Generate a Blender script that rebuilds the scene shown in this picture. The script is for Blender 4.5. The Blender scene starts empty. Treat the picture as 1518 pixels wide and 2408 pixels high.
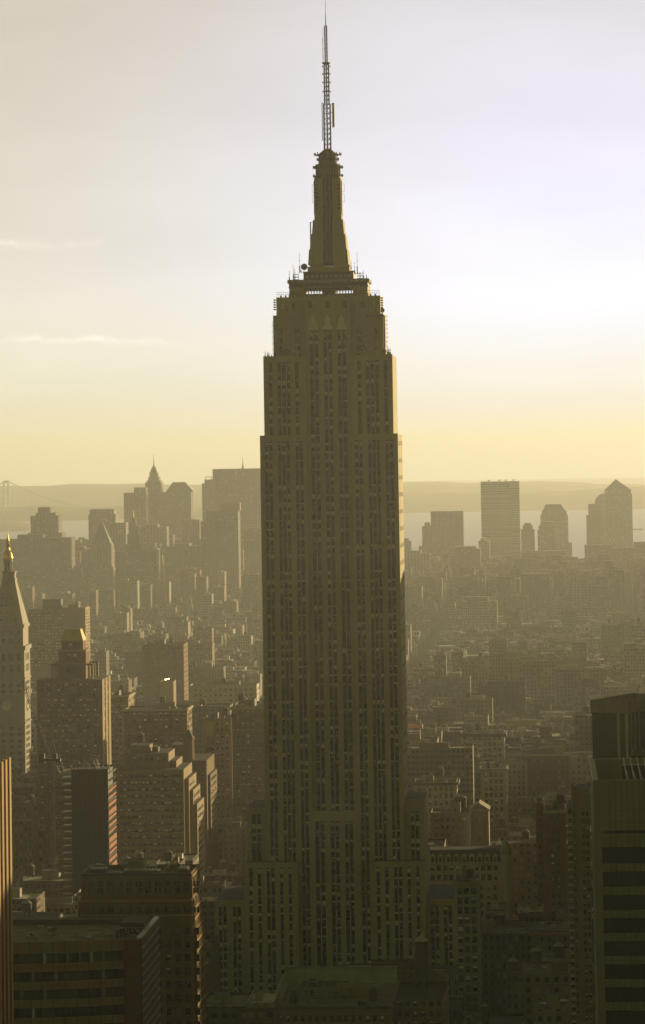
import bpy, math, random
from mathutils import Matrix, Vector
R = math.radians
random.seed(7)
sc = bpy.context.scene
COL = sc.collection

# ------------------------------------------------------------------ camera
F = 7282.0; CX = 759.0; HY = 1077.0            # focal length, centre column, level row, in units of a 1518 px wide frame
PITCH = R(3.0); ROLL = R(-0.92); CAMZ = 259.0
PY = HY - F*math.tan(PITCH)
CROT = Matrix.Rotation(math.pi/2+PITCH, 3, 'X') @ Matrix.Rotation(ROLL, 3, 'Z')
cd = bpy.data.cameras.new('camera'); cam = bpy.data.objects.new('camera', cd); COL.objects.link(cam)
cam.matrix_world = Matrix.Translation((0, 0, CAMZ)) @ CROT.to_4x4()
cd.sensor_fit = 'HORIZONTAL'; cd.sensor_width = 36; cd.lens = 36*F/1518
cd.shift_y = (PY-1204)/1518; cd.clip_start = 5; cd.clip_end = 90000
sc.camera = cam

# ------------------------------------------------------------------ sky, sun, exposure
SUN_EL = 6.5; SUN_AZ = 44.0                    # degrees; azimuth to the right of the view
sc.view_settings.view_transform = 'Standard'; sc.view_settings.look = 'None'
sc.view_settings.exposure = 0.42; sc.view_settings.gamma = 1
w = bpy.data.worlds.new('World'); sc.world = w; w.use_nodes = True
N = w.node_tree.nodes; L = w.node_tree.links; N.clear()
def nd(t, **k):
    n = N.new(t)
    for a, b in k.items(): setattr(n, a, b)
    return n
def mth(op, a, b=None, c=None):
    n = N.new('ShaderNodeMath'); n.operation = op
    for i, v in enumerate((a, b, c)):
        if v is None: continue
        if isinstance(v, (int, float)): n.inputs[i].default_value = v
        else: L.new(v, n.inputs[i])
    return n.outputs[0]
def mixc(f, a, b, mode='MIX'):
    n = N.new('ShaderNodeMix'); n.data_type = 'RGBA'; n.blend_type = mode
    for i, v in ((0, f), (6, a), (7, b)):
        if isinstance(v, (int, float)): n.inputs[i].default_value = v
        elif isinstance(v, tuple): n.inputs[i].default_value = v+(1,)
        else: L.new(v, n.inputs[i])
    return n.outputs[2]
def ramp(f, stops):
    n = N.new('ShaderNodeValToRGB'); e = n.color_ramp.elements
    while len(e) < len(stops): e.new(0.5)
    for i, (p, c) in enumerate(stops):
        e[i].position = p; e[i].color = tuple(c)+(1,) if isinstance(c, tuple) else (c, c, c, 1)
    L.new(f, n.inputs[0]); return n.outputs[0]
sky = nd('ShaderNodeTexSky', sky_type='NISHITA', sun_disc=False, sun_elevation=R(SUN_EL), sun_rotation=R(SUN_AZ))
sky.dust_density = 3.0; sky.air_density = 1.0; sky.ozone_density = 1.0
tc = nd('ShaderNodeTexCoord'); sp = nd('ShaderNodeSeparateXYZ'); L.new(tc.outputs['Generated'], sp.inputs[0])
el = mth('MULTIPLY', mth('ARCSINE', sp.outputs[2]), 57.2958)
az = mth('MULTIPLY', mth('ARCTAN2', sp.outputs[0], sp.outputs[1]), 57.2958)
# high thin veil: milky, yellow low down, towards lavender near the sun, seen all round the sunward half of the sky
veil_l = ramp(mth('DIVIDE', el, 12.0), [(0.0, (.84, .82, .58)), (.14, (.92, .91, .76)), (.28, (.86, .83, .76)), (.55, (.73, .69, .61)), (.8, (.68, .63, .53)), (1.0, (.58, .55, .42))])
veil_r = ramp(mth('DIVIDE', el, 12.0), [(0.0, (.86, .86, .76)), (.12, (1.0, 1.0, 1.02)), (.25, (1.02, 1.05, 1.22)), (.48, (.92, .91, 1.08)), (.78, (.74, .71, .76)), (1.0, (.68, .64, .64))])
side = nd('ShaderNodeMapRange', interpolation_type='SMOOTHSTEP'); L.new(az, side.inputs[0])
for i, v in enumerate((-6.5, 4.5, 0, 1)): side.inputs[i+1].default_value = v
veil = mixc(side.outputs[0], veil_l, veil_r)
# thin bright cloud streaks
def streak(e0, slope, x0, x1, thick, amp, seed):
    no = nd('ShaderNodeTexNoise', noise_dimensions='2D'); cmb = nd('ShaderNodeCombineXYZ')
    L.new(az, cmb.inputs[0]); L.new(mth('ADD', mth('MULTIPLY', el, .7), seed), cmb.inputs[1]); L.new(cmb.outputs[0], no.inputs['Vector'])
    no.inputs['Scale'].default_value = 2.2; no.inputs['Detail'].default_value = 5
    d = mth('SUBTRACT', mth('SUBTRACT', el, mth('ADD', mth('MULTIPLY', az, slope), e0)), mth('MULTIPLY', mth('SUBTRACT', no.outputs[0], .5), .28))
    g = mth('EXPONENT', mth('MULTIPLY', mth('POWER', mth('DIVIDE', mth('ABSOLUTE', d), thick), 2.0), -1.0))
    m = mth('MULTIPLY', mth('DIVIDE', mth('SUBTRACT', az, x0), .7), 1.0)
    c1 = nd('ShaderNodeClamp'); L.new(m, c1.inputs[0])
    c2 = nd('ShaderNodeClamp'); L.new(mth('DIVIDE', mth('SUBTRACT', x1, az), 1.2), c2.inputs[0])
    return mth('MULTIPLY', mth('MULTIPLY', mth('MULTIPLY', g, c1.outputs[0]), c2.outputs[0]), mth('MULTIPLY', mth('MULTIPLY', no.outputs[0], no.outputs[0]), amp*3.2))
s1 = streak(4.02, .0, -6.3, -3.9, .055, .42, 1.0)
s2 = streak(2.10, -.03, -6.3, -2.2, .06, .5, 5.0)
s3 = streak(1.95, -.02, -7.0, -1.2, .28, .06, 9.0)
veil = mixc(mth('ADD', mth('ADD', s1, s2), s3), veil, (1.15, 1.12, 1.0))
cn = nd('ShaderNodeTexNoise', noise_dimensions='3D'); cn.inputs['Scale'].default_value = 9; cn.inputs['Detail'].default_value = 4
cmp_ = nd('ShaderNodeMapping'); cmp_.inputs['Scale'].default_value = (1, 1, 3.5); L.new(tc.outputs['Generated'], cmp_.inputs[0]); L.new(cmp_.outputs[0], cn.inputs['Vector'])
veil = mixc(1.0, veil, ramp(cn.outputs[0], [(.3, .68), (.7, .745)]), 'MULTIPLY')
# share of the veil: full towards the view and sun, thin behind; above 12 degrees the clear sky takes over
sd = Vector((math.sin(R(SUN_AZ*.35)), math.cos(R(SUN_AZ*.35)), 0.0))
dv = nd('ShaderNodeVectorMath', operation='DOT_PRODUCT'); L.new(tc.outputs['Generated'], dv.inputs[0]); dv.inputs[1].default_value = sd
f1 = ramp(mth('MULTIPLY_ADD', dv.outputs['Value'], .5, .5), [(.78, 0.0), (.962, 1.0)])
f2 = ramp(mth('DIVIDE', el, 60.0), [(.16, 1.0), (.42, 0.12)])
SKYS = 0.055
tint = mixc(1.0, sky.outputs[0], (1.0, .79, .20), 'MULTIPLY')
base = mixc(1.0, tint, (SKYS, SKYS, SKYS), 'MULTIPLY')
bg = nd('ShaderNodeBackground'); bg.inputs[1].default_value = 1.0
L.new(mixc(mth('MULTIPLY', f1, f2), base, veil), bg.inputs[0])
ow = nd('ShaderNodeOutputWorld'); L.new(bg.outputs[0], ow.inputs[0])

sl = bpy.data.lights.new('sun', 'SUN'); sl.energy = 5.0; sl.angle = R(.5); sl.color = (1.0, .77, .41)
so = bpy.data.objects.new('sun', sl); COL.objects.link(so)
sdir = Vector((math.sin(R(SUN_AZ))*math.cos(R(SUN_EL)), math.cos(R(SUN_AZ))*math.cos(R(SUN_EL)), math.sin(R(SUN_EL))))
so.rotation_euler = sdir.to_track_quat('Z', 'Y').to_euler()
sc.cycles.volume_bounces = 1

# ------------------------------------------------------------------ frames
A = R(4.07)                                     # the street grid is turned a little to the right of the view
U = Vector((math.cos(A), -math.sin(A), 0)); V = Vector((math.sin(A), math.cos(A), 0))
def ray(x, y): return CROT @ Vector(((x-CX)/F, -(y-PY)/F, -1))
def pt(x, y, D):
    d = ray(x, y); return Vector((0, 0, CAMZ)) + d*(D/d.y)
CINV = CROT.transposed()
def proj(p):
    q = CINV @ (p-Vector((0, 0, CAMZ))); return CX+F*q.x/-q.z, PY-F*q.y/-q.z
def W2(u, v, z=0): return U*u+V*v+Vector((0, 0, z))
def place(x0, x1, yt, D):
    p = pt(x0, yt, D); v0 = p.dot(V); u0 = p.dot(U)
    d = ray(x1, yt); u1 = (d*(v0/d.dot(V))).dot(U)
    return u0, u1, v0, p.z

# ------------------------------------------------------------------ materials
class NT:
    def __init__(s, name):
        s.m = bpy.data.materials.new(name); s.m.use_nodes = True; s.t = s.m.node_tree
        s.b = s.t.nodes['Principled BSDF']
    def n(s, t, **k):
        n = s.t.nodes.new(t)
        for a, b in k.items(): setattr(n, a, b)
        return n
    def l(s, a, b): s.t.links.new(a, b)
    def mt(s, op, a, b=None, c=None):
        n = s.t.nodes.new('ShaderNodeMath'); n.operation = op
        for i, v in enumerate((a, b, c)):
            if v is None: continue
            if isinstance(v, (int, float)): n.inputs[i].default_value = v
            else: s.l(v, n.inputs[i])
        return n.outputs[0]
    def mix(s, f, a, b, mode='MIX'):
        n = s.t.nodes.new('ShaderNodeMix'); n.data_type = 'RGBA'; n.blend_type = mode
        for i, v in ((0, f), (6, a), (7, b)):
            if isinstance(v, (int, float)): n.inputs[i].default_value = v
            elif isinstance(v, tuple): n.inputs[i].default_value = v+(1,)
            else: s.l(v, n.inputs[i])
        return n.outputs[2]
    def ramp(s, f, stops, const=False):
        n = s.n('ShaderNodeValToRGB'); e = n.color_ramp.elements
        if const: n.color_ramp.interpolation = 'CONSTANT'
        while len(e) < len(stops): e.new(0.5)
        for i, (p, c) in enumerate(stops):
            e[i].position = p; e[i].color = tuple(c)+(1,) if isinstance(c, tuple) else (c, c, c, 1)
        s.l(f, n.inputs[0]); return n.outputs[0]
MATS = {}
def mat(name, col, rough=.8, metal=0, var=.35, scale=.25, streaks=True, spec=.3):
    """weathered surface: two scales of noise, stretched downwards, around a base colour"""
    if name in MATS: return MATS[name]
    t = NT(name); tc = t.n('ShaderNodeTexCoord'); mp = t.n('ShaderNodeMapping')
    t.l(tc.outputs['Object'], mp.inputs[0]); mp.inputs['Scale'].default_value = (1, 1, .22 if streaks else 1)
    a = t.n('ShaderNodeTexNoise'); a.inputs['Scale'].default_value = scale; a.inputs['Detail'].default_value = 6; t.l(mp.outputs[0], a.inputs['Vector'])
    b = t.n('ShaderNodeTexNoise'); b.inputs['Scale'].default_value = scale*7; b.inputs['Detail'].default_value = 3; t.l(tc.outputs['Object'], b.inputs['Vector'])
    f = t.mt('ADD', t.mt('MULTIPLY', a.outputs[0], .65), t.mt('MULTIPLY', b.outputs[0], .35))
    c = t.ramp(f, [(.32, tuple(x*(1-var) for x in col)), (.68, tuple(min(1, x*(1+var*.6)) for x in col))])
    t.l(c, t.b.inputs['Base Color'])
    t.b.inputs['Roughness'].default_value = rough; t.b.inputs['Metallic'].default_value = metal
    t.b.inputs['Specular IOR Level'].default_value = spec
    MATS[name] = t.m; return t.m
def glow(name, col, s):
    if name in MATS: return MATS[name]
    t = NT(name); t.b.inputs['Base Color'].default_value = tuple(col)+(1,)
    t.b.inputs['Emission Color'].default_value = tuple(col)+(1,); t.b.inputs['Emission Strength'].default_value = s
    MATS[name] = t.m; return t.m

def facade_mat(name, palette, pitch=(2.6, 3.6), fh=(3.4, 3.9), winlo=.32, winw=.42, glass=(.012, .013, .014), pale=(.30, .27, .20), pale_share=.2, roofc=((.05, .05, .045), (.15, .14, .12), (.50, .48, .42))):
    """distant walls: each building has a 'tone' number; it picks the wall colour, the window pitch and the floor height"""
    t = NT(name); tc = t.n('ShaderNodeTexCoord'); s = t.n('ShaderNodeSeparateXYZ'); t.l(tc.outputs['Object'], s.inputs[0])
    g = t.n('ShaderNodeNewGeometry')
    vt = t.n('ShaderNodeVectorTransform', vector_type='NORMAL', convert_from='WORLD', convert_to='OBJECT'); t.l(g.outputs['Normal'], vt.inputs[0])
    ns = t.n('ShaderNodeSeparateXYZ'); t.l(vt.outputs[0], ns.inputs[0])
    isx = t.mt('GREATER_THAN', t.mt('ABSOLUTE', ns.outputs[0]), .5)
    top = t.mt('GREATER_THAN', ns.outputs[2], .5)
    h = t.mt('ADD', t.mt('MULTIPLY', isx, s.outputs[1]), t.mt('MULTIPLY', t.mt('SUBTRACT', 1.0, isx), s.outputs[0]))
    at = t.n('ShaderNodeAttribute'); at.attribute_name = 'tone'; tone = at.outputs['Fac']
    t2 = t.mt('FRACT', t.mt('MULTIPLY', tone, 7.31)); t3 = t.mt('FRACT', t.mt('MULTIPLY', tone, 17.77)); t4 = t.mt('FRACT', t.mt('MULTIPLY', tone, 41.3))
    hp = t.mt('DIVIDE', h, t.mt('MULTIPLY_ADD', t2, pitch[1]-pitch[0], pitch[0]))
    zp = t.mt('DIVIDE', s.outputs[2], t.mt('MULTIPLY_ADD', t3, fh[1]-fh[0], fh[0]))
    fx = t.mt('FRACT', hp); fz = t.mt('FRACT', zp)
    ww = t.mt('MULTIPLY_ADD', t4, .22, winw*.5-.08)          # half width of the opening as a share of the pitch
    mx = t.mt('LESS_THAN', t.mt('ABSOLUTE', t.mt('SUBTRACT', fx, .5)), ww)
    mz = t.mt('MULTIPLY', t.mt('GREATER_THAN', fz, winlo), t.mt('LESS_THAN', fz, .82))
    # some walls are blank party walls
    blank = t.mt('LESS_THAN', t.mt('ADD', t.mt('MULTIPLY', isx, t.mt('SUBTRACT', t2, .5)), .3), .0)
    win = t.mt('MULTIPLY', t.mt('MULTIPLY', mx, mz), t.mt('SUBTRACT', 1.0, t.mt('MAXIMUM', top, blank)))
    cm = t.n('ShaderNodeCombineXYZ'); t.l(t.mt('FLOOR', hp), cm.inputs[0]); t.l(t.mt('FLOOR', zp), cm.inputs[1]); t.l(tone, cm.inputs[2])
    wn = t.n('ShaderNodeTexWhiteNoise'); t.l(cm.outputs[0], wn.inputs[0])
    wc = t.mix(t.mt('LESS_THAN', wn.outputs['Value'], pale_share), glass, pale)
    k = len(palette)
    wallc = t.ramp(tone, [(i/k, c) for i, c in enumerate(palette)], True)
    mp = t.n('ShaderNodeMapping'); t.l(tc.outputs['Object'], mp.inputs[0]); mp.inputs['Scale'].default_value = (1, 1, .25)
    no = t.n('ShaderNodeTexNoise'); no.inputs['Scale'].default_value = .12; no.inputs['Detail'].default_value = 7; t.l(mp.outputs[0], no.inputs['Vector'])
    wallc = t.mix(1.0, wallc, t.ramp(no.outputs[0], [(.3, .62), (.7, 1.25)]), 'MULTIPLY')
    # floor courses
    wallc = t.mix(t.mt('MULTIPLY', t.mt('LESS_THAN', fz, .09), .35), wallc, (.05, .05, .045))
    nr = t.n('ShaderNodeTexNoise'); nr.inputs['Scale'].default_value = .35; nr.inputs['Detail'].default_value = 5; t.l(tc.outputs['Object'], nr.inputs['Vector'])
    rc = t.mix(1.0, t.ramp(t4, [(0, roofc[0]), (.45, roofc[1]), (.74, roofc[2])], True), t.ramp(nr.outputs[0], [(.3, .5), (.7, 1.3)]), 'MULTIPLY')
    c = t.mix(top, t.mix(win, wallc, wc), rc)
    t.l(c, t.b.inputs['Base Color'])
    t.l(t.mt('SUBTRACT', .85, t.mt('MULTIPLY', win, .6)), t.b.inputs['Roughness'])
    t.b.inputs['Specular IOR Level'].default_value = .3
    MATS[name] = t.m; return t.m

LIME = mat('limestone', (.46, .41, .25), .85, var=.26, scale=.09)
LIME2 = mat('limestone pale', (.33, .30, .23), .8, var=.2)
SPAN = mat('spandrel metal', (.022, .02, .015), .55, .1, var=.5, scale=.5)
ALU = mat('aluminium trim', (.60, .58, .60), .5, .2, var=.15)
GLASS = mat('window glass', (.012, .012, .012), .12, 0, var=.4, scale=1.3, spec=.5)
GLASS2 = mat('window glass grey', (.08, .078, .07), .15, 0, var=.4, scale=1.3, spec=.5)
BLIND = mat('window blind', (.82, .75, .58), .7, var=.25, scale=.8)
BLIND2 = mat('window blind tan', (.22, .17, .10), .7, var=.3, scale=.8)
BLINDC = mat('window blind cool', (.50, .52, .58), .6, var=.2, scale=.8)
LIT = glow('lit window', (1.0, .82, .5), 1.2)
STEEL = mat('dark steel', (.07, .065, .05), .6, .4, var=.3)
GALV = mat('galvanised metal', (.30, .30, .28), .5, .5, var=.2)
TAR = mat('tar roof', (.05, .048, .04), .9, var=.5, scale=.3, streaks=False)
GRAVEL = mat('gravel roof', (.17, .16, .13), .95, var=.45, scale=.3, streaks=False)
WOOD = mat('tank wood', (.09, .065, .045), .85, var=.3)
TIN = mat('tank roof metal', (.28, .27, .24), .5, .2, var=.2)
BRICKR = mat('red brick', (.20, .095, .06), .9, var=.25)
BRICKT = mat('tan brick', (.33, .25, .15), .9, var=.25)
BRICKO = mat('brown brick', (.19, .13, .07), .9, var=.25)
STONEG = mat('grey stone', (.26, .25, .21), .85, var=.22)
STONEW = mat('white stone', (.50, .47, .39), .8, var=.2)
CONC = mat('concrete panels', (.20, .19, .15), .85, var=.18)
ORN = mat('cast metal ornament', (.85, .80, .66), .5, .2, var=.1)
TERRA = mat('ochre stone', (.36, .24, .10), .85, var=.2)
CONC2 = mat('pale precast concrete', (.32, .30, .26), .85, var=.2, scale=.5)
GOLD = mat('gilding', (.85, .58, .14), .28, .9, var=.2)
GOLDR = mat('gold roof tile', (.50, .40, .05), .6, 0, var=.3)
COPPER = mat('green copper', (.27, .30, .20), .7, var=.3)
SLATE = mat('slate', (.07, .065, .055), .7, var=.3)
ORANGE = mat('orange safety netting', (.34, .11, .04), .8, var=.5, scale=.6)
NET = mat('black safety netting', (.014, .014, .013), .8, var=.35)
DISH = mat('dish white', (.45, .43, .38), .6, var=.15)
BRIDGE = mat('bridge steel', (.22, .24, .25), .7, var=.1, scale=.02)
PAL = [(0.16, 0.136, 0.096), (0.24, 0.216, 0.168), (0.128, 0.08, 0.052), (0.192, 0.172, 0.132), (0.304, 0.272, 0.216), (0.176, 0.104, 0.064), (0.104, 0.096, 0.08), (0.24, 0.2, 0.136), (0.368, 0.344, 0.28), (0.152, 0.124, 0.088), (0.208, 0.144, 0.088), (0.272, 0.256, 0.216)]
FAC = facade_mat('city wall', PAL)
PALF = [(.16, .15, .13), (.20, .18, .15), (.12, .11, .10), (.24, .22, .18), (.18, .16, .13)]
FAR = facade_mat('distant tower wall', PALF, pitch=(4, 6), fh=(3.8, 4.4), winw=.55, pale_share=.1)

# ------------------------------------------------------------------ mesh builder
class MB:
    def __init__(s): s.v = []; s.f = []; s.m = []; s.t = []; s.ms = []; s.tone = .5
    def mi(s, m):
        if m not in s.ms: s.ms.append(m)
        return s.ms.index(m)
    def add(s, vs, fs, m):
        o = len(s.v); s.v += vs; k = s.mi(m)
        for f in fs: s.f.append(tuple(o+i for i in f)); s.m.append(k); s.t.append(s.tone)
    def fr(s, x0, x1, y0, y1, z0, X0, X1, Y0, Y1, z1, m, mtop=None):
        vs = [(x0, y0, z0), (x1, y0, z0), (x1, y1, z0), (x0, y1, z0), (X0, Y0, z1), (X1, Y0, z1), (X1, Y1, z1), (X0, Y1, z1)]
        s.add(vs, [(0, 1, 5, 4), (1, 2, 6, 5), (2, 3, 7, 6), (3, 0, 4, 7), (3, 2, 1, 0)], m)
        o = len(s.v)-8; s.f.append((o+4, o+5, o+6, o+7)); s.m.append(s.mi(mtop or m)); s.t.append(s.tone)
    def box(s, x0, x1, y0, y1, z0, z1, m, mtop=None): s.fr(x0, x1, y0, y1, z0, x0, x1, y0, y1, z1, m, mtop)
    def cyl(s, x, y, z0, z1, r0, r1, m, n=16, cap=True, ph=0):
        vs = []
        for z, r in ((z0, r0), (z1, r1)):
            for i in range(n):
                a = 2*math.pi*(i+ph)/n; vs.append((x+r*math.cos(a), y+r*math.sin(a), z))
        fs = [(i, (i+1) % n, n+(i+1) % n, n+i) for i in range(n)]
        if cap: fs += [tuple(range(n-1, -1, -1)), tuple(range(n, 2*n))]
        s.add(vs, fs, m)
    def rod(s, p, q, r, m, n=5):
        p = Vector(p); q = Vector(q); d = (q-p).normalized(); a = d.orthogonal().normalized(); b = d.cross(a)
        vs = [tuple(c+a*(r*math.cos(2*math.pi*i/n))+b*(r*math.sin(2*math.pi*i/n))) for c in (p, q) for i in range(n)]
        s.add(vs, [(i, (i+1) % n, n+(i+1) % n, n+i) for i in range(n)]+[tuple(range(n-1, -1, -1)), tuple(range(n, 2*n))], m)
    def prism(s, poly, y0, y1, m):
        """outline in x,z carried through y"""
        n = len(poly); vs = [(x, y, z) for y in (y0, y1) for x, z in poly]
        s.add(vs, [(i, (i+1) % n, n+(i+1) % n, n+i) for i in range(n)]+[tuple(range(n-1, -1, -1)), tuple(range(n, 2*n))], m)
    def plan(s, poly, z0, z1, m, mtop=None):
        n = len(poly); vs = [(x, y, z) for z in (z0, z1) for x, y in poly]
        s.add(vs, [(i, (i+1) % n, n+(i+1) % n, n+i) for i in range(n)]+[tuple(range(n-1, -1, -1))], m)
        o = len(s.v)-2*n; s.f.append(tuple(o+n+i for i in range(n))); s.m.append(s.mi(mtop or m)); s.t.append(s.tone)
    def mesh(s, name, tones=False):
        me = bpy.data.meshes.new(name); me.from_pydata(s.v, [], s.f)
        for m in s.ms: me.materials.append(m)
        me.polygons.foreach_set('material_index', s.m)
        if tones:
            at = me.attributes.new('tone', 'FLOAT', 'FACE'); at.data.foreach_set('value', s.t)
        me.update(); return me
    def build(s, name, parent=None, tones=False, **props):
        o = bpy.data.objects.new(name, s.mesh(name, tones)); COL.objects.link(o)
        if parent: o.parent = parent
        for k, v in props.items(): o[k] = v
        return o
def put(o, u, v, z=0): o.location = W2(u, v, z); o.rotation_euler = (0, 0, -A); return o
def thing(name, label, cat, u, v, z=0, group=None):
    o = bpy.data.objects.new(name, None); COL.objects.link(o); put(o, u, v, z)
    o['label'] = label; o['category'] = cat
    if group: o['group'] = group
    o.empty_display_size = 5
    return o

WIN = {}
def winmesh(ww, wh, kind, side=0):
    """one window: frame, glass and perhaps a blind; faces -y (side 0) or +x (side 1)"""
    k = (round(ww, 2), round(wh, 2), kind, side)
    if k in WIN: return WIN[k]
    b = MB(); g = {'dark': GLASS, 'grey': GLASS2, 'blind': GLASS2, 'half': GLASS, 'tan': BLIND2, 'cool': GLASS, 'lit': LIT, 'full': BLIND}[kind]
    def bx(a0, a1, d0, d1, z0, z1, m):
        if side == 0: b.box(a0, a1, -d1, -d0, z0, z1, m)
        else: b.box(d0, d1, a0, a1, z0, z1, m)
    fr = .09
    bx(fr, ww-fr, 0, .05, fr, wh-fr, g)
    bx(0, ww, 0, .10, wh-fr, wh, STEEL); bx(0, ww, 0, .12, 0, fr, ALU if kind == 'cool' else STEEL)
    bx(0, fr, 0, .09, fr, wh-fr, STEEL); bx(ww-fr, ww, 0, .09, fr, wh-fr, STEEL)
    bx(fr, ww-fr, .05, .085, wh*.48, wh*.48+.07, STEEL)
    if kind in ('blind', 'half', 'cool'):
        lo = {'blind': .3, 'half': .62, 'cool': .66}[kind]
        bx(fr, ww-fr, .052, .07, wh*lo, wh-fr, BLINDC if kind == 'cool' else BLIND)
    WIN[k] = b; return b
class Wins:
    """collects the windows of one building: the 100 that show largest become parts, the rest one part"""
    def __init__(s, root, sh=(.42, .16, .08, .14, .1, .1), rng=None): s.root = root; s.w = []; s.sh = sh; s.rng = rng or random.Random(sum(map(ord, root.name)))
    def kind(s):
        return s.rng.choices(['dark', 'grey', 'blind', 'half', 'tan', 'cool'], s.sh)[0]
    def add(s, x, y, z, ww, wh, side=0, kind=None): s.w.append((x, y, z, ww, wh, kind or s.kind(), side))
    def grid(s, a0, a1, z0, z1, d, pitch, fh, ww, wh, side=0, group=1, skip=0.0):
        n = max(1, int((a1-a0)/pitch)); off = ((a1-a0)-n*pitch)/2; nz = int((z1-z0)/fh)
        for j in range(nz):
            for i in range(n):
                if s.rng.random() < skip: continue
                a = a0+off+i*pitch+(pitch-ww)/2; z = z1-(j+1)*fh+(fh-wh)/2
                if side == 0: s.add(a, d, z, ww, wh)
                else: s.add(d, a, z, ww, wh, 1)
    def done(s, first=None, dmin=0):
        vis = []; rest = []
        loc = s.root.matrix_basis if False else None
        for w_ in s.w:
            p = s.root.location + U*w_[0] + V*w_[1] + Vector((0, 0, w_[2]))
            x, y = proj(p)
            if -25 < x < 1545 and -20 < y < 2440: vis.append((w_, x, y))
        if first: vis.sort(key=first)
        ms = {}
        for w_, x, y in vis[:100]:
            k = w_[3:]; 
            if k not in ms: ms[k] = winmesh(*k).mesh('window')
            o = bpy.data.objects.new('window', ms[k]); COL.objects.link(o); o.parent = s.root; o.location = w_[:3]
        if len(vis) > 100:
            b = MB()
            for w_, x, y in vis[100:]:
                q = winmesh(*w_[3:]); o = len(b.v); b.v += [(a+w_[0], c+w_[1], e+w_[2]) for a, c, e in q.v]
                mp = [b.mi(m) for m in q.ms]
                for f, m in zip(q.f, q.m): b.f.append(tuple(o+i for i in f)); b.m.append(mp[m]); b.t.append(0)
            b.build('windows', s.root, kind='stuff')

OCC = []      # (D, x0, x1, ytop) of everything built by hand
FOOT = []     # (u0,u1,v0,v1)
def shell(b, W, dep, H, m, mroof=TAR, x=0, y=0, z0=0, par=1.0, th=.4):
    b.box(x, x+W, y, y+dep, z0, H-par, m, mroof)
    if par > 0:
        b.box(x, x+W, y, y+th, H-par, H, m); b.box(x, x+W, y+dep-th, y+dep, H-par, H, m)
        b.box(x, x+th, y+th, y+dep-th, H-par, H, m); b.box(x+W-th, x+W, y+th, y+dep-th, H-par, H, m)
def tank(b, x, y, z, r=2.2, h=4.5, leg=2.5, mw=WOOD, mr=TIN):
    for i in range(4):
        a = math.pi/4+i*math.pi/2; b.rod((x+r*.7*math.cos(a), y+r*.7*math.sin(a), z), (x+r*.7*math.cos(a), y+r*.7*math.sin(a), z+leg), .15, STEEL)
    b.cyl(x, y, z+leg-.2, z+leg, r*.95, r*.95, STEEL, 12)
    b.cyl(x, y, z+leg, z+leg+h, r, r*.94, mw, 14)
    b.cyl(x, y, z+leg+h, z+leg+h+r*.75, r*1.08, .05, mr, 14)
def rooftop(root, W, dep, z, rng, tanks=1, bulk=1, units=3, x=0, y=0, mb=STONEG):
    for k in range(bulk):
        bw = rng.uniform(.18, .32)*W; bd = rng.uniform(.2, .35)*dep; bh = rng.uniform(3, 5.5)
        bx_ = x+rng.uniform(.1, .6)*W; by = y+rng.uniform(.25, .6)*dep
        b = MB(); shell(b, bw, bd, z+bh, mb, TAR, bx_, by, z, .3, .2); b.box(bx_+bw*.4, bx_+bw*.4+.9, by-.05, by, z+.1, z+2.2, STEEL)
        b.build('bulkhead', root)
    for k in range(tanks):
        b = MB(); tank(b, x+rng.uniform(.15, .85)*W, y+rng.uniform(.2, .8)*dep, z, rng.uniform(1.6, 2.3), rng.uniform(3.2, 4.5), rng.uniform(1.5, 4)); b.build('water_tank', root)
    for k in range(units):
        b = MB(); ux = x+rng.uniform(.08, .86)*W; uy = y+rng.uniform(.1, .85)*dep; s_ = rng.uniform(.8, 1.8)
        b.box(ux, ux+s_*1.5, uy, uy+s_, z, z+s_*.9, GALV); b.cyl(ux+s_*.7, uy+s_*.5, z+s_*.9, z+s_*1.15, s_*.35, s_*.35, STEEL, 10)
        b.build('rooftop_unit', root)

def bld(name, label, x0, x1, yt, D, dep, m, pitch=3.2, fh=3.6, ww=1.5, wh=1.9, cat='building', z0=0, side=True, roof=TAR, wins=True, group=None, cornice=None, courses=None, rt=(1, 1, 3), sh=None, zlow=None, par=1.0, seed=0):
    u0, u1, v0, H = place(x0, x1, yt, D); W = u1-u0
    t = thing(name, label, cat, u0, v0, 0, group)
    b = MB(); shell(b, W, dep, H, m, roof, par=par)
    b.build('wall', t)
    OCC.append((D, x0, x1, yt)); FOOT.append((u0, u1, v0, v0+dep))
    if cornice:
        cm, ch, cp = cornice; c = MB()
        c.box(-cp, W+cp, -cp, -.003, H-ch, H-.15, cm); c.box(W+.003, W+cp, 0, dep, H-ch, H-.15, cm); c.build('cornice', t)
    if courses:
        c = MB()
        z = H-par-2.2
        while z > max(3, H-90):
            c.box(-.1, W+.15, -.15, -.002, z-.25, z, courses[1]); c.box(W+.002, W+.15, 0, dep, z-.25, z, courses[1]); z -= courses[0]
        c.build('string_courses', t)
    if wins:
        wz = Wins(t, rng=random.Random(int(x0*7+yt+seed)), **({'sh': sh} if sh else {}))
        wz.grid(.8, W-.8, max(0, zlow or 0), H-par-.6, 0, pitch, fh, ww, wh)
        if side: wz.grid(.8, dep-.8, max(0, zlow or 0), H-par-.6, W, pitch*1.1, fh, ww, wh, 1, skip=.1)
        wz.done()
    if rt: rooftop(t, W, dep, H-par, random.Random(int(x0+yt)), rt[1], rt[0], rt[2])
    return t, W, H

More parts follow.
